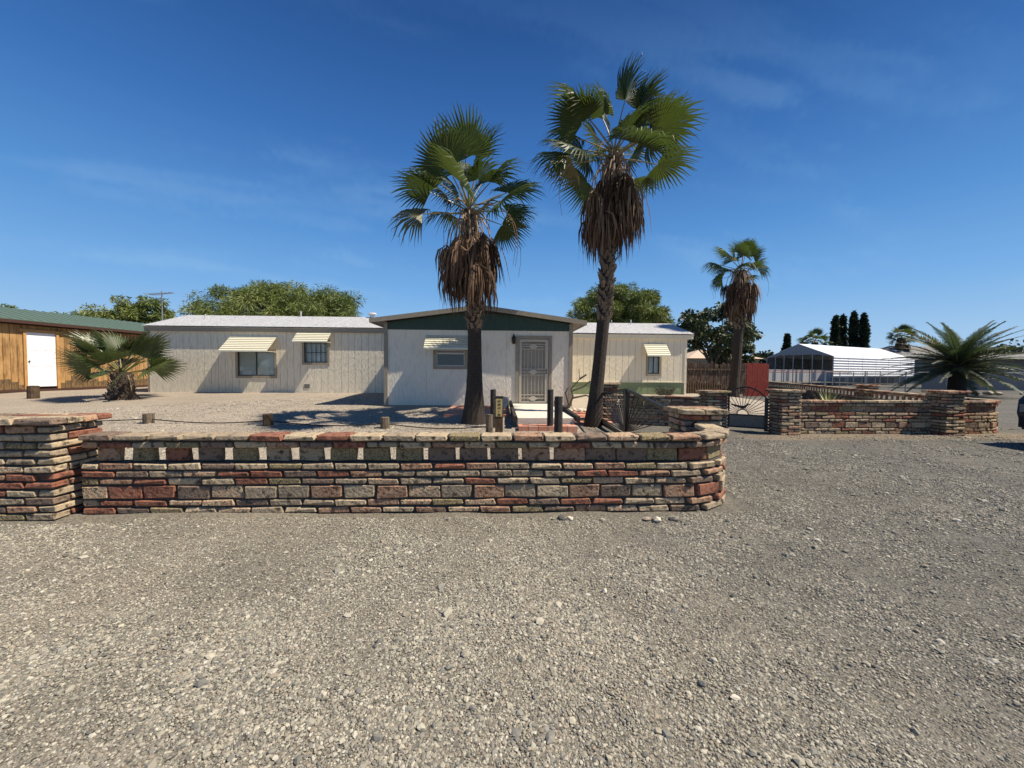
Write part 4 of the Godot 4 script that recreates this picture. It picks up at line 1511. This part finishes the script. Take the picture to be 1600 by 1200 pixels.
func make_palms():
	for k in 5: fans.append(fan_frond(300 + k, 1.0, 0.98, 3.4, 34, [0.5, 0.75, 1.1, 0.45, 0.85][k], [0.05, 0.2, 0.4, 0.0, 0.15][k], 0.58))
	for k in 3: young.append(fan_frond(330 + k, 0.75, 1.0, 2.9, 30, [0.15, 0.25, 0.3][k], [0.0, 0.1, 0.15][k], 0.6))
	for k in 5: hangs.append(hang_frond(320 + k, 0.95))
	fan_palm("fan_palm", "shorter of the two tall fan palms, before the front window", Vector3(-0.54, 0.13, -8.9), Vector3(-0.66, 4.85, -8.9), 0.31, 0.145, 0.97, 19, 60, 0.75, 2.1, -0.05)
	fan_palm("fan_palm", "tallest fan palm with a thick brown skirt, beside the gate", Vector3(2.31, 0.05, -9.55), Vector3(2.74, 6.5, -9.6), 0.235, 0.15, 1.08, 25, 110, 0.95, 2.5, -0.12)
	fan_palm("fan_palm", "far fan palm with a bulging dead skirt, by the wooden fence", Vector3(10.4, 0.2, -17.2), Vector3(10.6, 5.75, -17.2), 0.27, 0.2, 0.85, 18, 130, 1.0, 3.0, -0.05)
	fan_palm("fan_palm", "young fan palm with a squat trunk near the shed", Vector3(-12.45, 0.30, -13.5), Vector3(-12.4, 1.15, -13.5), 0.36, 0.20, 1.0, 20, 3, 0.1, 0.02, 0.14)
	# date palm across the street
	var feathers := [feather_frond(340, 3.6), feather_frond(341, 3.9), feather_frond(342, 3.3)]
	var at := Vector3(27.2, 0.0, -22.6)
	var p := thing("date_palm", at, "big feather-leaved date palm across the street", "palm tree")
	var st := begin()
	tube(st, [Vector3(0, -0.1, 0), Vector3(0, 0.4, 0), Vector3(0, 1.2, 0), Vector3(0, 1.7, 0), Vector3(0, 2.0, 0)], [0.46, 0.40, 0.38, 0.45, 0.25], 12)
	mi("trunk", done(st), M.trunk, p)
	for k in 78:
		var t := (k + 0.5) / 78.0
		var f = feathers[k % 3]
		put_frond(p, f, "frond", M.date_frond if k % 9 else M.frond[3], M.petiole, Vector3(0, lerpf(2.0, 1.5, t), 0), k * 2.39996, lerpf(1.15, -0.18, pow(t, 0.8)) + rng.randf_range(-0.1, 0.1), rng.randf_range(-0.3, 0.3), rng.randf_range(0.9, 1.1))

# ---------------------------------------------------------------- broad trees
func leaf_mesh(clumps: Array, per: int, size: float, slim: float, cols: Array, sd: int, droop := 0.3) -> ArrayMesh:
	# clumps: [centre, radius vector]; every leaf spray is a small bent strip with its own tint
	var r := RandomNumberGenerator.new()
	r.seed = sd
	var v := PackedVector3Array()
	var nn := PackedVector3Array()
	var cc := PackedColorArray()
	for c in clumps:
		var cen: Vector3 = c[0]
		var rad: Vector3 = c[1]
		var base_c: Color = cols[r.randi() % cols.size()]
		for k in per:
			var dir := Vector3(r.randfn(), r.randfn(), r.randfn()).normalized()
			var p := cen + dir * rad * pow(r.randf(), 0.45)
			var ax := (dir * 0.8 + Vector3(r.randfn(), r.randfn() - droop, r.randfn()) * 0.6).normalized()
			var sd2 := ax.cross(Vector3(r.randfn(), r.randfn(), r.randfn())).normalized()
			var l := size * r.randf_range(0.6, 1.4)
			var w := sd2 * l * slim
			var m := p + ax * l * 0.5 + Vector3(0, -0.06 * l, 0)
			var e := p + ax * l + Vector3(0, -0.22 * l, 0)
			var n := ax.cross(sd2).normalized()
			var col := base_c * r.randf_range(0.75, 1.3)
			for q in [p, m + w, m - w, m - w, m + w, e]:
				v.append(q)
				nn.append(n)
				cc.append(col)
	var arr := []
	arr.resize(Mesh.ARRAY_MAX)
	arr[Mesh.ARRAY_VERTEX] = v
	arr[Mesh.ARRAY_NORMAL] = nn
	arr[Mesh.ARRAY_COLOR] = cc
	var mesh := ArrayMesh.new()
	mesh.add_surface_from_arrays(Mesh.PRIMITIVE_TRIANGLES, arr)
	return mesh

func broad_tree(called: String, label: String, base: Vector3, h: float, width: float, crown_from: float, nclump: int, per: int, size: float, slim: float, cols: Array, sd: int, airy := 0.5, depth := 0.7):
	var t := thing(called, base, label, "tree", "trees behind the houses")
	var r := RandomNumberGenerator.new()
	r.seed = sd
	var clumps := []
	var cy := (h + crown_from) * 0.5
	var ry := (h - crown_from) * 0.5
	for k in nclump:
		var a := r.randf() * TAU
		var u := r.randf_range(-1.0, 1.0)
		var q := sqrt(1.0 - u * u)
		var f := pow(r.randf(), 0.35)
		var p := Vector3(cos(a) * q * width * 0.5 * f, cy + u * ry * f, sin(a) * q * width * 0.5 * depth * f)
		if p.y < crown_from: p.y = crown_from
		var s := lerpf(0.10, 0.22, r.randf()) * width * 0.5 * airy * 2.0
		clumps.append([p, Vector3(s, s * 0.62, s)])
	var st := begin()
	var fork := Vector3(r.randf_range(-.3, .3), crown_from * 0.55, 0)
	tube(st, [Vector3(0, -0.1, 0), fork * 0.5, fork], [h * 0.035, h * 0.028, h * 0.024], 8)
	mi("trunk", done(st), M.bark, t)
	for k in mini(12, nclump):
		st = begin()
		var e: Vector3 = clumps[k][0]
		var m := fork.lerp(e, 0.5) + Vector3(r.randf_range(-.4, .4), r.randf_range(0, .5), 0)
		tube(st, [fork, m, e], [h * 0.016, h * 0.009, h * 0.003], 5)
		mi("limb", done(st), M.bark, t)
	var cr := mi("crown", leaf_mesh(clumps, per, size, slim, cols, sd + 1), M.leaf, t)
	tag(cr, "", "", "", "")

func cypress(base: Vector3, h: float, w: float, label: String, sd: int):
	var t := thing("cypress_tree", base, label, "tree", "slim dark cypresses")
	var st := begin()
	tube(st, [Vector3(0, -0.1, 0), Vector3(0, h * 0.3, 0)], [w * 0.12, w * 0.08], 6)
	mi("trunk", done(st), M.bark, t)
	var r := RandomNumberGenerator.new()
	r.seed = sd
	var clumps := []
	for k in 70:
		var u := pow(k / 70.0, 0.9)
		var rr := w * 0.5 * (1.0 - pow(u, 2.6)) * (0.75 + 0.25 * sin(u * 9.0 + sd))
		var a := r.randf() * TAU
		clumps.append([Vector3(cos(a) * rr * 0.55, 0.4 + u * (h - 0.6), sin(a) * rr * 0.55), Vector3(rr * 0.55 + 0.12, h * 0.045, rr * 0.55 + 0.12)])
	mi("crown", leaf_mesh(clumps, 90, 0.45, 0.22, [C(.018, .032, .016), C(.024, .04, .019)], sd, -1.2), M.leaf, t)

func make_trees():
	var mesq := [C(.13, .165, .035), C(.16, .195, .045), C(.105, .14, .032), C(.19, .215, .06)]
	var dark := [C(.06, .075, .035), C(.08, .095, .048), C(.10, .115, .06)]
	broad_tree("mesquite_tree", "wide feathery tree rising behind the home's left roof", Vector3(-15.1, 0.3, -29.0), 6.9, 11.6, 2.6, 260, 330, 0.3, 0.07, mesq, 501, 0.36)
	broad_tree("mesquite_tree", "feathery tree between the two tall palms, behind the roof", Vector3(8.9, 0.3, -29.0), 7.2, 7.7, 2.5, 170, 330, 0.3, 0.07, mesq, 502, 0.4)
	broad_tree("mesquite_tree", "low green tree behind the shed's far end", Vector3(-26.4, 0.3, -30.5), 6.2, 5.6, 2.0, 70, 260, 0.27, 0.13, mesq, 503, 0.5)
	broad_tree("mesquite_tree", "low green tree behind the middle of the shed roof", Vector3(-31.0, 0.3, -31.5), 5.7, 7.6, 2.0, 70, 260, 0.27, 0.13, mesq, 504, 0.5)
	broad_tree("mesquite_tree", "low feathery tree at the left end of the hedge", Vector3(-37.0, 0.3, -31.0), 5.6, 5.6, 2.0, 50, 260, 0.27, 0.13, mesq, 505, 0.5)
	broad_tree("broadleaf_tree", "dark open tree at the right end of the home", Vector3(15.4, 0.2, -27.5), 6.0, 5.2, 2.4, 60, 120, 0.26, 0.3, dark, 506, 0.5, 0.9)
	broad_tree("broadleaf_tree", "small dark tree beside the far palm's trunk", Vector3(18.0, 0.2, -30.5), 3.9, 3.2, 1.6, 24, 110, 0.26, 0.3, dark, 507, 0.55, 0.9)
	# bare tree by the aerial
	var t := thing("bare_tree", Vector3(-22.4, 0.3, -30.0), "leafless tree between the aerial and the wide tree", "tree")
	var r := RandomNumberGenerator.new()
	r.seed = 77
	var st := begin()
	tube(st, [Vector3(0, -0.1, 0), Vector3(0.1, 2.5, 0)], [0.16, 0.1], 7)
	mi("trunk", done(st), M.branch, t)
	for k in 26:
		st = begin()
		var a := r.randf() * TAU
		var s := Vector3(0.1, r.randf_range(1.8, 2.6), 0)
		var e := s + Vector3(cos(a) * r.randf_range(0.8, 2.6), r.randf_range(1.2, 3.1), sin(a) * 1.2)
		var m := s.lerp(e, 0.5) + Vector3(r.randf_range(-.3, .3), r.randf_range(-.1, .4), 0)
		tube(st, [s, m, e], [0.06, 0.035, 0.012], 4)
		for j in 4:
			var q := m.lerp(e, r.randf())
			tube(st, [q, q + Vector3(r.randf_range(-.6, .6), r.randf_range(.1, .7), 0)], [0.018, 0.006], 4)
		mi("limb", done(st), M.branch, t)

# ---------------------------------------------------------------- across the lot and the street
func make_far():
	var st: SurfaceTool
	# wooden fences behind the arched gate
	var f := thing("picket_fence", Vector3(10.0, 0.2, -20.2), "weathered brown board fence behind the home's right end", "fence")
	var x := 9.0
	while x < 12.9:
		st = begin()
		var w := rng.randf_range(0.11, 0.15)
		var h := 1.62 + rng.randf_range(-0.14, 0.1)
		var z := -20.2 - (x - 9.0) * 0.05
		var ln := rng.randf_range(-0.04, 0.04)
		hexa(st, [Vector3(x, 0.15, z), Vector3(x + w, 0.15, z), Vector3(x + w, 0.15, z - 0.02), Vector3(x, 0.15, z - 0.02), Vector3(x + ln, h + 0.2, z), Vector3(x + w + ln, h + 0.2 - 0.03, z), Vector3(x + w + ln, h + 0.2 - 0.03, z - 0.02), Vector3(x + ln, h + 0.2, z - 0.02)])
		wpart("board", st, M.fence_brown, f)
		x += w + rng.randf_range(0.01, 0.035)
	for y in [0.5, 1.45]:
		st = begin()
		beam(st, Vector3(9.0, y, -20.16), Vector3(12.9, y, -20.36), 0.04, 0.09)
		wpart("rail", st, M.fence_brown, f)
	var f2 := thing("board_fence", Vector3(13.5, 0.1, -20.5), "red painted board fence right of the far palm", "fence")
	x = 12.95
	var k := 0
	while x < 14.3:
		st = begin()
		var top := 1.80 - maxf(0.0, (x - 14.0)) * 0.4 + rng.randf_range(-0.01, 0.01)
		box(st, Vector3(x, 0.05, -20.52), Vector3(x + 0.145, top, -20.5 + rng.randf_range(0, 0.006)))
		wpart("board", st, M.fence_red, f2)
		x += 0.15
		k += 1
	# log edging and dry plants before the brown fence
	var le := thing("log_edging", Vector3(8.6, 0.2, -17.0), "row of upright logs edging a dry planting bed", "edging")
	for j in 16:
		st = begin()
		var q := Vector3(8.15 + j * 0.105, 0.0, -17.0)
		var h := rng.randf_range(0.46, 0.56) + rise(q.x, q.z)
		tube(st, [q + Vector3(0, -0.05, 0), q + Vector3(0, h, 0)], [0.052, 0.05], 8)
		wpart("log", st, M.post_brown, le)
	dry_shrub("dry_shrub", "straw-coloured dry bush behind the upright logs", Vector3(8.9, 0.25, -17.5), 1.4, 0.55, 130, M.dry_stem)
	dry_shrub("dry_shrub", "small grey bush at the foot of the green skirting", Vector3(6.75, 0.33, -15.8), 0.9, 0.36, 90, M.branch)
	# driftwood plant and pale rocks near the tall palm
	var dp := thing("bare_cactus_shrub", Vector3(2.05, 0.25, -11.4), "gnarled leafless shrub beside the front room", "shrub")
	for a in [[[0, 0, 0], [.12, .35, 0], [.05, .55, 0], [.3, .85, 0], [.28, 1.15, 0]], [[.05, .5, 0], [.4, .62, 0], [.62, .8, 0]], [[0, .1, 0], [-.12, .45, .1], [-.05, .6, .1]], [[.1, .3, 0], [.5, .38, 0], [.7, .3, 0]], [[.3, .85, 0], [.5, .98, 0]]]:
		st = begin()
		var pts := []
		var rr := []
		for q in a:
			pts.append(Vector3(q[0], q[1], q[2]))
			rr.append(0.034 - 0.005 * pts.size())
		tube(st, pts, rr, 6)
		mi("branch", done(st), M.branch, dp)
	# carport: axis runs off to the right and back
	var o := Vector3(32.0, 0.25, -36.9)
	var u := Vector3(0.909, 0, -0.416)
	var v := Vector3(-0.416, 0, -0.909)
	var cp := thing("metal_carport", o, "big white metal carport with open gable end", "carport")
	var L := 17.5
	var Wd := 6.2
	var eh := 2.62
	var rh := 3.95
	var up := Vector3.UP
	st = begin()
	for side in 2:
		var e0 := o + v * (0.0 if side == 0 else Wd) + up * eh
		var r0 := o + v * Wd * 0.5 + up * rh
		hexa(st, [e0, e0 + u * L, r0 + u * L, r0, e0 + up * 0.04, e0 + u * L + up * 0.04, r0 + u * L + up * 0.04, r0 + up * 0.04])
	wpart("roof", st, M.metal_white, cp)
	# ribbed side panels: each rib a piece
	for side in 2:
		var nrib := 8
		var y0 := 0.62 if side == 0 else 1.35
		for j in nrib:
			st = begin()
			var ya := lerpf(y0, eh, float(j) / nrib)
			var yb := lerpf(y0, eh, float(j + 1) / nrib)
			var b := o + v * (0.0 if side == 0 else Wd)
			var out := -v * 0.07 if side == 0 else v * 0.07
			var m := lerpf(ya, yb, 0.55)
			quad(st, b + up * ya, b + u * L + up * ya, b + u * L + up * m + out, b + up * m + out)
			quad(st, b + up * m + out, b + u * L + up * m + out, b + u * L + up * yb, b + up * yb)
			wpart("side_panel", st, M.metal_white if side == 0 else M.metal_grey, cp)
	st = begin()
	var gx := -u * 0.02
	var ga := o + gx + up * eh
	var gb := o + gx + v * Wd + up * eh
	var gr := o + gx + v * Wd * 0.5 + up * rh
	var drop := ga.lerp(gb, 0.22) + up * 0.22
	var drop2 := ga.lerp(gb, 0.78) + up * 0.22
	quad(st, ga, drop, gr, gr)
	quad(st, gb, gr, gr, drop2)
	tri(st, drop, drop2, gr)
	wpart("gable_panel", st, M.metal_grey, cp)
	for j in 8:
		var q := o + v * Wd * (j / 7.0)
		st = begin()
		var h := lerpf(eh, rh, 1.0 - absf(j / 3.5 - 1.0))
		beam(st, q + up * -0.15, q + up * (eh if j in [0, 7] else minf(h, 2.9)), 0.06, 0.06)
		wpart("post", st, M.steel, cp)
	for j in 6:
		st = begin()
		var q := o + u * (j + 1) * 2.8
		beam(st, q - up * 0.2, q + up * eh, 0.06, 0.06)
		beam(st, q + v * Wd - up * 0.2, q + v * Wd + up * eh, 0.06, 0.06)
		beam(st, q + up * eh, q + v * Wd * 0.5 + up * rh, 0.06, 0.06)
		beam(st, q + v * Wd + up * eh, q + v * Wd * 0.5 + up * rh, 0.06, 0.06)
		wpart("frame_bow", st, M.steel, cp)
	# rusty pipe rails before the carport
	var pf := thing("pipe_fence", Vector3(25.0, 0.2, -35.0), "rusty two-rail pipe fence before the carport", "fence")
	st = begin()
	for y in [1.3, 1.45]: beam(st, Vector3(22.0, y, -33.8), Vector3(33.0, y, -36.0), 0.05, 0.05)
	wpart("rail", st, M.rust, pf)
	for j in 10:
		st = begin()
		var q := Vector3(22.0, 0, -33.8).lerp(Vector3(36.5, 0, -36.7), j / 9.0)
		beam(st, q - up * 0.1, q + up * 1.5, 0.05, 0.05)
		wpart("post", st, M.steel, pf)
	# pale wall and houses beyond
	var bw := thing("block_wall", Vector3(38.0, 0.2, -56.0), "long pale wall seen through the carport", "wall")
	st = begin()
	box(st, Vector3(24.0, -0.2, -56.2), Vector3(62.0, 1.75, -56.0))
	wpart("panel", st, M.white_wall, bw)
	for j in 20:
		st = begin()
		box(st, Vector3(24.0 + j * 2.0, -0.2, -56.0), Vector3(24.3 + j * 2.0, 1.85, -55.9))
		wpart("pilaster", st, M.white_wall, bw)
	gable_house("house", "tan house with a pale hipped roof left of the carport", Vector3(29.0, 0.2, -50.0), 9.0, 7.0, 2.9, 4.1, M.tan_wall, M.tan_roof)
	gable_house("house", "grey shaded house behind the date palm", Vector3(60.5, 0.0, -47.0), 24.0, 9.0, 3.0, 4.9, M.house_grey, M.roof_grey)
	gable_house("house", "low dark house right behind the chain-link fence", Vector3(45.2, 0.0, -30.6), 16.0, 3.0, 2.6, 3.0, M.house_dark, M.roof_grey, 1.0)
	# chain-link fence across the street
	var cf := thing("chain_link_fence", Vector3(34.0, 0.0, -26.2), "grey chain-link fence across the street on the right", "fence")
	var a0 := Vector3(22.5, 0, -26.6)
	var a1 := Vector3(44.0, 0, -25.0)
	for j in 9:
		st = begin()
		var q := a0.lerp(a1, j / 8.0)
		tube(st, [q - up * 0.1, q + up * 1.42], [0.035, 0.035], 6)
		wpart("post", st, M.steel, cf)
	st = begin()
	tube(st, [a0 + up * 1.38, a1 + up * 1.38], [0.025, 0.025], 6)
	wpart("rail", st, M.steel, cf)
	st = begin()
	var dx := 0.0
	var fl := (a1 - a0).length()
	while dx < fl - 1.3:
		var p := a0.lerp(a1, dx / fl)
		var q := a0.lerp(a1, (dx + 1.3) / fl)
		beam(st, p + up * 0.05, q + up * 1.36, 0.006, 0.006)
		beam(st, q + up * 0.05, p + up * 1.36, 0.006, 0.006)
		dx += 0.11
	var cl := wpart("wire_mesh", st, M.steel, cf)
	tag(cl, "", "", "", "stuff")
	# cypresses, far palms, far trees
	var cy := [[46.8, -63.0, 7.4, 1.5, "lone slim cypress left of the carport ridge"], [53.9, -62.0, 10.2, 1.75, "leftmost of the four tall cypresses"], [55.5, -62.4, 10.4, 1.75, "second of the four tall cypresses from the left"], [57.3, -62.4, 11.0, 1.85, "third and tallest of the four tall cypresses"], [58.6, -62.0, 10.7, 1.9, "rightmost of the four tall cypresses"], [42.0, -70.0, 5.6, 1.9, "short pointed cypress above the tan roof"]]
	for j in cy.size(): cypress(Vector3(cy[j][0], 0.0, cy[j][1]), cy[j][2], cy[j][3], cy[j][4], 600 + j)
	fan_palm("fan_palm", "distant fan palm above the grey house", Vector3(52.6, 0, -50.2), Vector3(52.6, 5.9, -50.2), 0.5, 0.4, 1.0, 22, 26, 1.0, 3.0, -0.3)
	fan_palm("fan_palm", "distant fan palm top behind the carport ridge", Vector3(49.0, 0, -60.0), Vector3(49.0, 5.9, -60.0), 0.5, 0.4, 1.3, 20, 10, 0.5, 3.0, -0.2)
	var far := [C(.035, .05, .026), C(.045, .06, .03)]
	for q in [[38.5, -66.0, 5.0, 6.0, "far dark tree left of the short cypress"], [46.0, -68.0, 4.8, 4.5, "far rounded tree above the tan roof"], [67.0, -46.0, 5.2, 12.0, "dark trees at the far right beyond the street"], [30.5, -62.0, 5.0, 7.0, "far tree behind the far palm's trunk"]]:
		broad_tree("far_tree", q[4], Vector3(q[0], 0, q[1]), q[2], q[3], 1.2, 40, 70, 0.5, 0.3, far, int(q[0] * 7), 0.6)

func gable_house(called: String, label: String, at: Vector3, w: float, d: float, eh: float, rh: float, wm: Material, rm: Material, o := 0.45):
	var h := thing(called, at, label, "house", "houses beyond the street")
	var st := begin()
	box(st, Vector3(-w * 0.5, -0.2, -d), Vector3(w * 0.5, eh, 0))
	var wl := mi("wall", done(st), wm, h)
	st = begin()
	var a := Vector3(-w * 0.5 - o, eh - 0.1, o)
	var b := Vector3(w * 0.5 + o, eh - 0.1, o)
	var c := Vector3(w * 0.5 + o, eh - 0.1, -d - o)
	var e := Vector3(-w * 0.5 - o, eh - 0.1, -d - o)
	var r0 := Vector3(-w * 0.5 + d * 0.42, rh, -d * 0.5)
	var r1 := Vector3(w * 0.5 - d * 0.42, rh, -d * 0.5)
	quad(st, a, r0, r1, b)
	quad(st, c, r1, r0, e)
	tri(st, a, e, r0)
	tri(st, b, r1, c)
	quad(st, a, b, c, e)
	mi("roof", done(st), rm, h)
	for k in 3:
		st = begin()
		var x := lerpf(-w * 0.35, w * 0.35, k / 2.0)
		box(st, Vector3(x - 0.6, 1.0, -0.02), Vector3(x + 0.6, 2.1, 0.03))
		var wn := mi("window", done(st), M.trim, wl)
		st = begin()
		box(st, Vector3(x - 0.52, 1.08, 0.03), Vector3(x + 0.52, 2.02, 0.036))
		mi("pane", done(st), M.glass_dark, wn)

func dry_shrub(called: String, label: String, at: Vector3, w: float, h: float, n: int, m: Material):
	var t := thing(called, at, label, "shrub")
	var st := begin()
	for k in n:
		var a := rng.randf() * TAU
		var r := sqrt(rng.randf()) * w * 0.5
		var b := Vector3(cos(a) * r * 0.6, -0.02, sin(a) * r * 0.35)
		var e := Vector3(cos(a) * r + rng.randf_range(-.12, .12), h * rng.randf_range(0.6, 1.1), sin(a) * r * 0.6 + rng.randf_range(-.1, .1))
		beam(st, b, e, 0.010, 0.010)
		beam(st, b.lerp(e, 0.6), e + Vector3(rng.randf_range(-.14, .14), rng.randf_range(-.08, .06), 0), 0.007, 0.007)
	mi("stems", done(st), m, t)

# ---------------------------------------------------------------- stones, plant, aerial, car
func make_details():
	var st: SurfaceTool
	var rocks := [[0.58, -3.55, .11, "rock_dark", "dark flat stone at the foot of the front wall"], [0.66, -3.52, .09, "rock_pale", "pale stone leaning by the dark flat stone at the wall"], [1.36, -3.52, .10, "rock", "grey stone under the rounded wall end"], [1.44, -3.49, .13, "rock_pale", "cream slab stone under the rounded wall end"], [1.60, -3.50, .12, "rock", "tan stone nearest the rounded corner"], [0.95, -3.50, .07, "rock", "small stone by the middle of the wall foot"], [4.9, -3.0, .11, "rock_dark", "dark stone lying out on the right drive"], [4.75, -2.85, .09, "rock_dark", "smaller dark stone lying out on the right drive"], [0.98, -1.55, .05, "rock_pale", "white pebble at the bottom of the drive"], [-0.45, -2.2, .035, "rock_pale", "white pebble left of the middle of the drive"]]
	for q in rocks:
		var o := mi("stone", pebble_mesh(int(absf(q[0]) * 100) + 5, 0.55), M[q[3]], self, Vector3(q[0], ground_y(q[0], q[1]) + q[2] * 0.16, q[1]), Basis.from_euler(Vector3(0.15, q[0] * 3.0, 0.1)) * Basis.from_scale(Vector3(q[2], q[2] * 0.8, q[2] * 0.8)))
		tag(o, q[4], "stone", "loose stones")
	# rubble by the street fence
	for k in 14:
		var x := 27.5 + k * 0.75 + rng.randf_range(-.2, .2)
		var z := -23.6 + rng.randf_range(-.5, .5)
		var s := rng.randf_range(0.35, 0.8)
		var o := mi("boulder", pebble_mesh(80 + k, 0.6), M.rock if k % 3 else M.rock_dark, self, Vector3(x, s * 0.15, z), Basis(Vector3.UP, k * 1.7) * Basis.from_scale(Vector3(s, s * 0.7, s)))
		tag(o, "boulder in the rubble row along the chain-link fence", "boulder", "rubble along the street fence")
	# pale rocks round the leafless shrub
	for k in 7:
		var x := 2.0 + 0.14 * k
		var z := -11.6 - 0.12 * (k % 3)
		var o := mi("pale_rock", pebble_mesh(120 + k, 0.7), M.rock_pale, self, Vector3(x, rise(x, z) + 0.09, z), Basis(Vector3.UP, k * 2.1) * Basis.from_scale(Vector3(0.28, 0.26, 0.26)))
		tag(o, "cream rock heaped at the foot of the leafless shrub", "rock", "cream rocks by the leafless shrub")
	# spiky plant behind the far wall
	var ag := thing("yucca", Vector3(8.75, 0.0, -10.2), "yellowish spiky yucca behind the far brick wall", "plant")
	for k in 46:
		st = begin()
		var a := k * 2.39996
		var el := lerpf(1.45, 0.3, pow(k / 46.0, 0.8))
		var l := rng.randf_range(0.5, 0.68)
		var d := Vector3(cos(a) * cos(el), sin(el), sin(a) * cos(el))
		var s := d.cross(Vector3.UP).normalized() * 0.016
		var b := Vector3(0, 0.38, 0)
		tri(st, b - s, b + s, b + d * l)
		tri(st, b + s + Vector3(0, -0.008, 0), b - s + Vector3(0, -0.008, 0), b + d * l)
		mi("leaf", done(st), M.agave, ag)
	st = begin()
	tube(st, [Vector3(0, -0.1, 0), Vector3(0, 0.42, 0)], [0.07, 0.06], 8)
	mi("stem", done(st), M.post_wood, ag)
	# television aerial
	var tv := thing("tv_aerial", Vector3(-22.9, 0.3, -28.0), "thin television aerial above the trees on the left", "aerial")
	st = begin()
	tube(st, [Vector3(0, -0.2, 0), Vector3(0, 6.25, 0)], [0.05, 0.04], 6)
	mi("mast", done(st), M.steel, tv)
	st = begin()
	beam(st, Vector3(-0.85, 6.0, 0), Vector3(0.75, 6.14, 0), 0.05, 0.05)
	mi("boom", done(st), M.steel, tv)
	for k in 7:
		st = begin()
		var x := -0.8 + k * 0.24
		beam(st, Vector3(x, 6.0 + 0.088 * (x + 0.85), -0.5 + 0.04 * k), Vector3(x, 6.0 + 0.088 * (x + 0.85), 0.5 - 0.04 * k), 0.025, 0.025)
		mi("element", done(st), M.steel, tv)
	make_car()

func make_car():
	# a dark car parked at the right edge, nose towards the house; only its tail corner shows
	var at := Vector3(9.68, 0.0, -6.25)
	var car := thing("parked_car", at, "dark blue car whose corner shows at the right edge", "car")
	# side outline: x runs back from the nose
	var pr := [Vector2(0, .32), Vector2(0.02, .62), Vector2(.1, .86), Vector2(.25, .98), Vector2(1.25, 1.08), Vector2(1.95, 1.58), Vector2(2.4, 1.68), Vector2(3.6, 1.66), Vector2(4.25, 1.25), Vector2(4.5, 1.1), Vector2(4.56, .6), Vector2(4.5, .3)]
	var st := begin()
	var half := [0.72, 0.82, 0.86, 0.86, 0.86, 0.70, 0.66, 0.66, 0.74, 0.80, 0.82, 0.76]
	for k in pr.size():
		var j := (k + 1) % pr.size()
		quad(st, Vector3(pr[k].x, pr[k].y, -half[k]), Vector3(pr[j].x, pr[j].y, -half[j]), Vector3(pr[j].x, pr[j].y, half[j]), Vector3(pr[k].x, pr[k].y, half[k]))
	var mid := Vector3(2.3, 0.8, 0)
	for s in [-1, 1]:
		for k in pr.size():
			var j := (k + 1) % pr.size()
			tri(st, Vector3(pr[k].x, pr[k].y, half[k] * s), Vector3(pr[j].x, pr[j].y, half[j] * s), mid + Vector3(0, 0, 0.9 * s))
	mi("body", done(st), M.car_paint, car)
	for x in [0.85, 3.65]:
		for s in [-1, 1]:
			st = begin()
			tube(st, [Vector3(x, 0.33, s * 0.66), Vector3(x, 0.33, s * 0.70), Vector3(x, 0.33, s * 0.87), Vector3(x, 0.33, s * 0.90)], [0.28, 0.33, 0.33, 0.28], 20)
			var wl := mi("wheel", done(st), M.rubber, car)
			st = begin()
			tube(st, [Vector3(x, 0.33, s * 0.895), Vector3(x, 0.33, s * 0.91)], [0.20, 0.17], 14)
			mi("rim", done(st), M.chrome, wl)
	for s in [-1, 1]:
		st = begin()
		box(st, Vector3(-0.012, 0.64, s * 0.62 - 0.14), Vector3(0.07, 0.78, s * 0.62 + 0.14))
		mi("headlight", done(st), M.lens_clear, car)
		st = begin()
		box(st, Vector3(4.5, 0.75, s * 0.62 - 0.12), Vector3(4.57, 1.0, s * 0.62 + 0.12))
		mi("taillight", done(st), M.lens_red, car)
	st = begin()
	quad(st, Vector3(1.29, 1.115, -.80), Vector3(1.93, 1.575, -.66), Vector3(1.93, 1.575, .66), Vector3(1.29, 1.115, .80))
	mi("windscreen", done(st), M.glass_dark, car)
	st = begin()
	box(st, Vector3(-0.05, 0.36, -0.74), Vector3(0.03, 0.56, 0.74))
	mi("bumper", done(st), M.rubber, car)
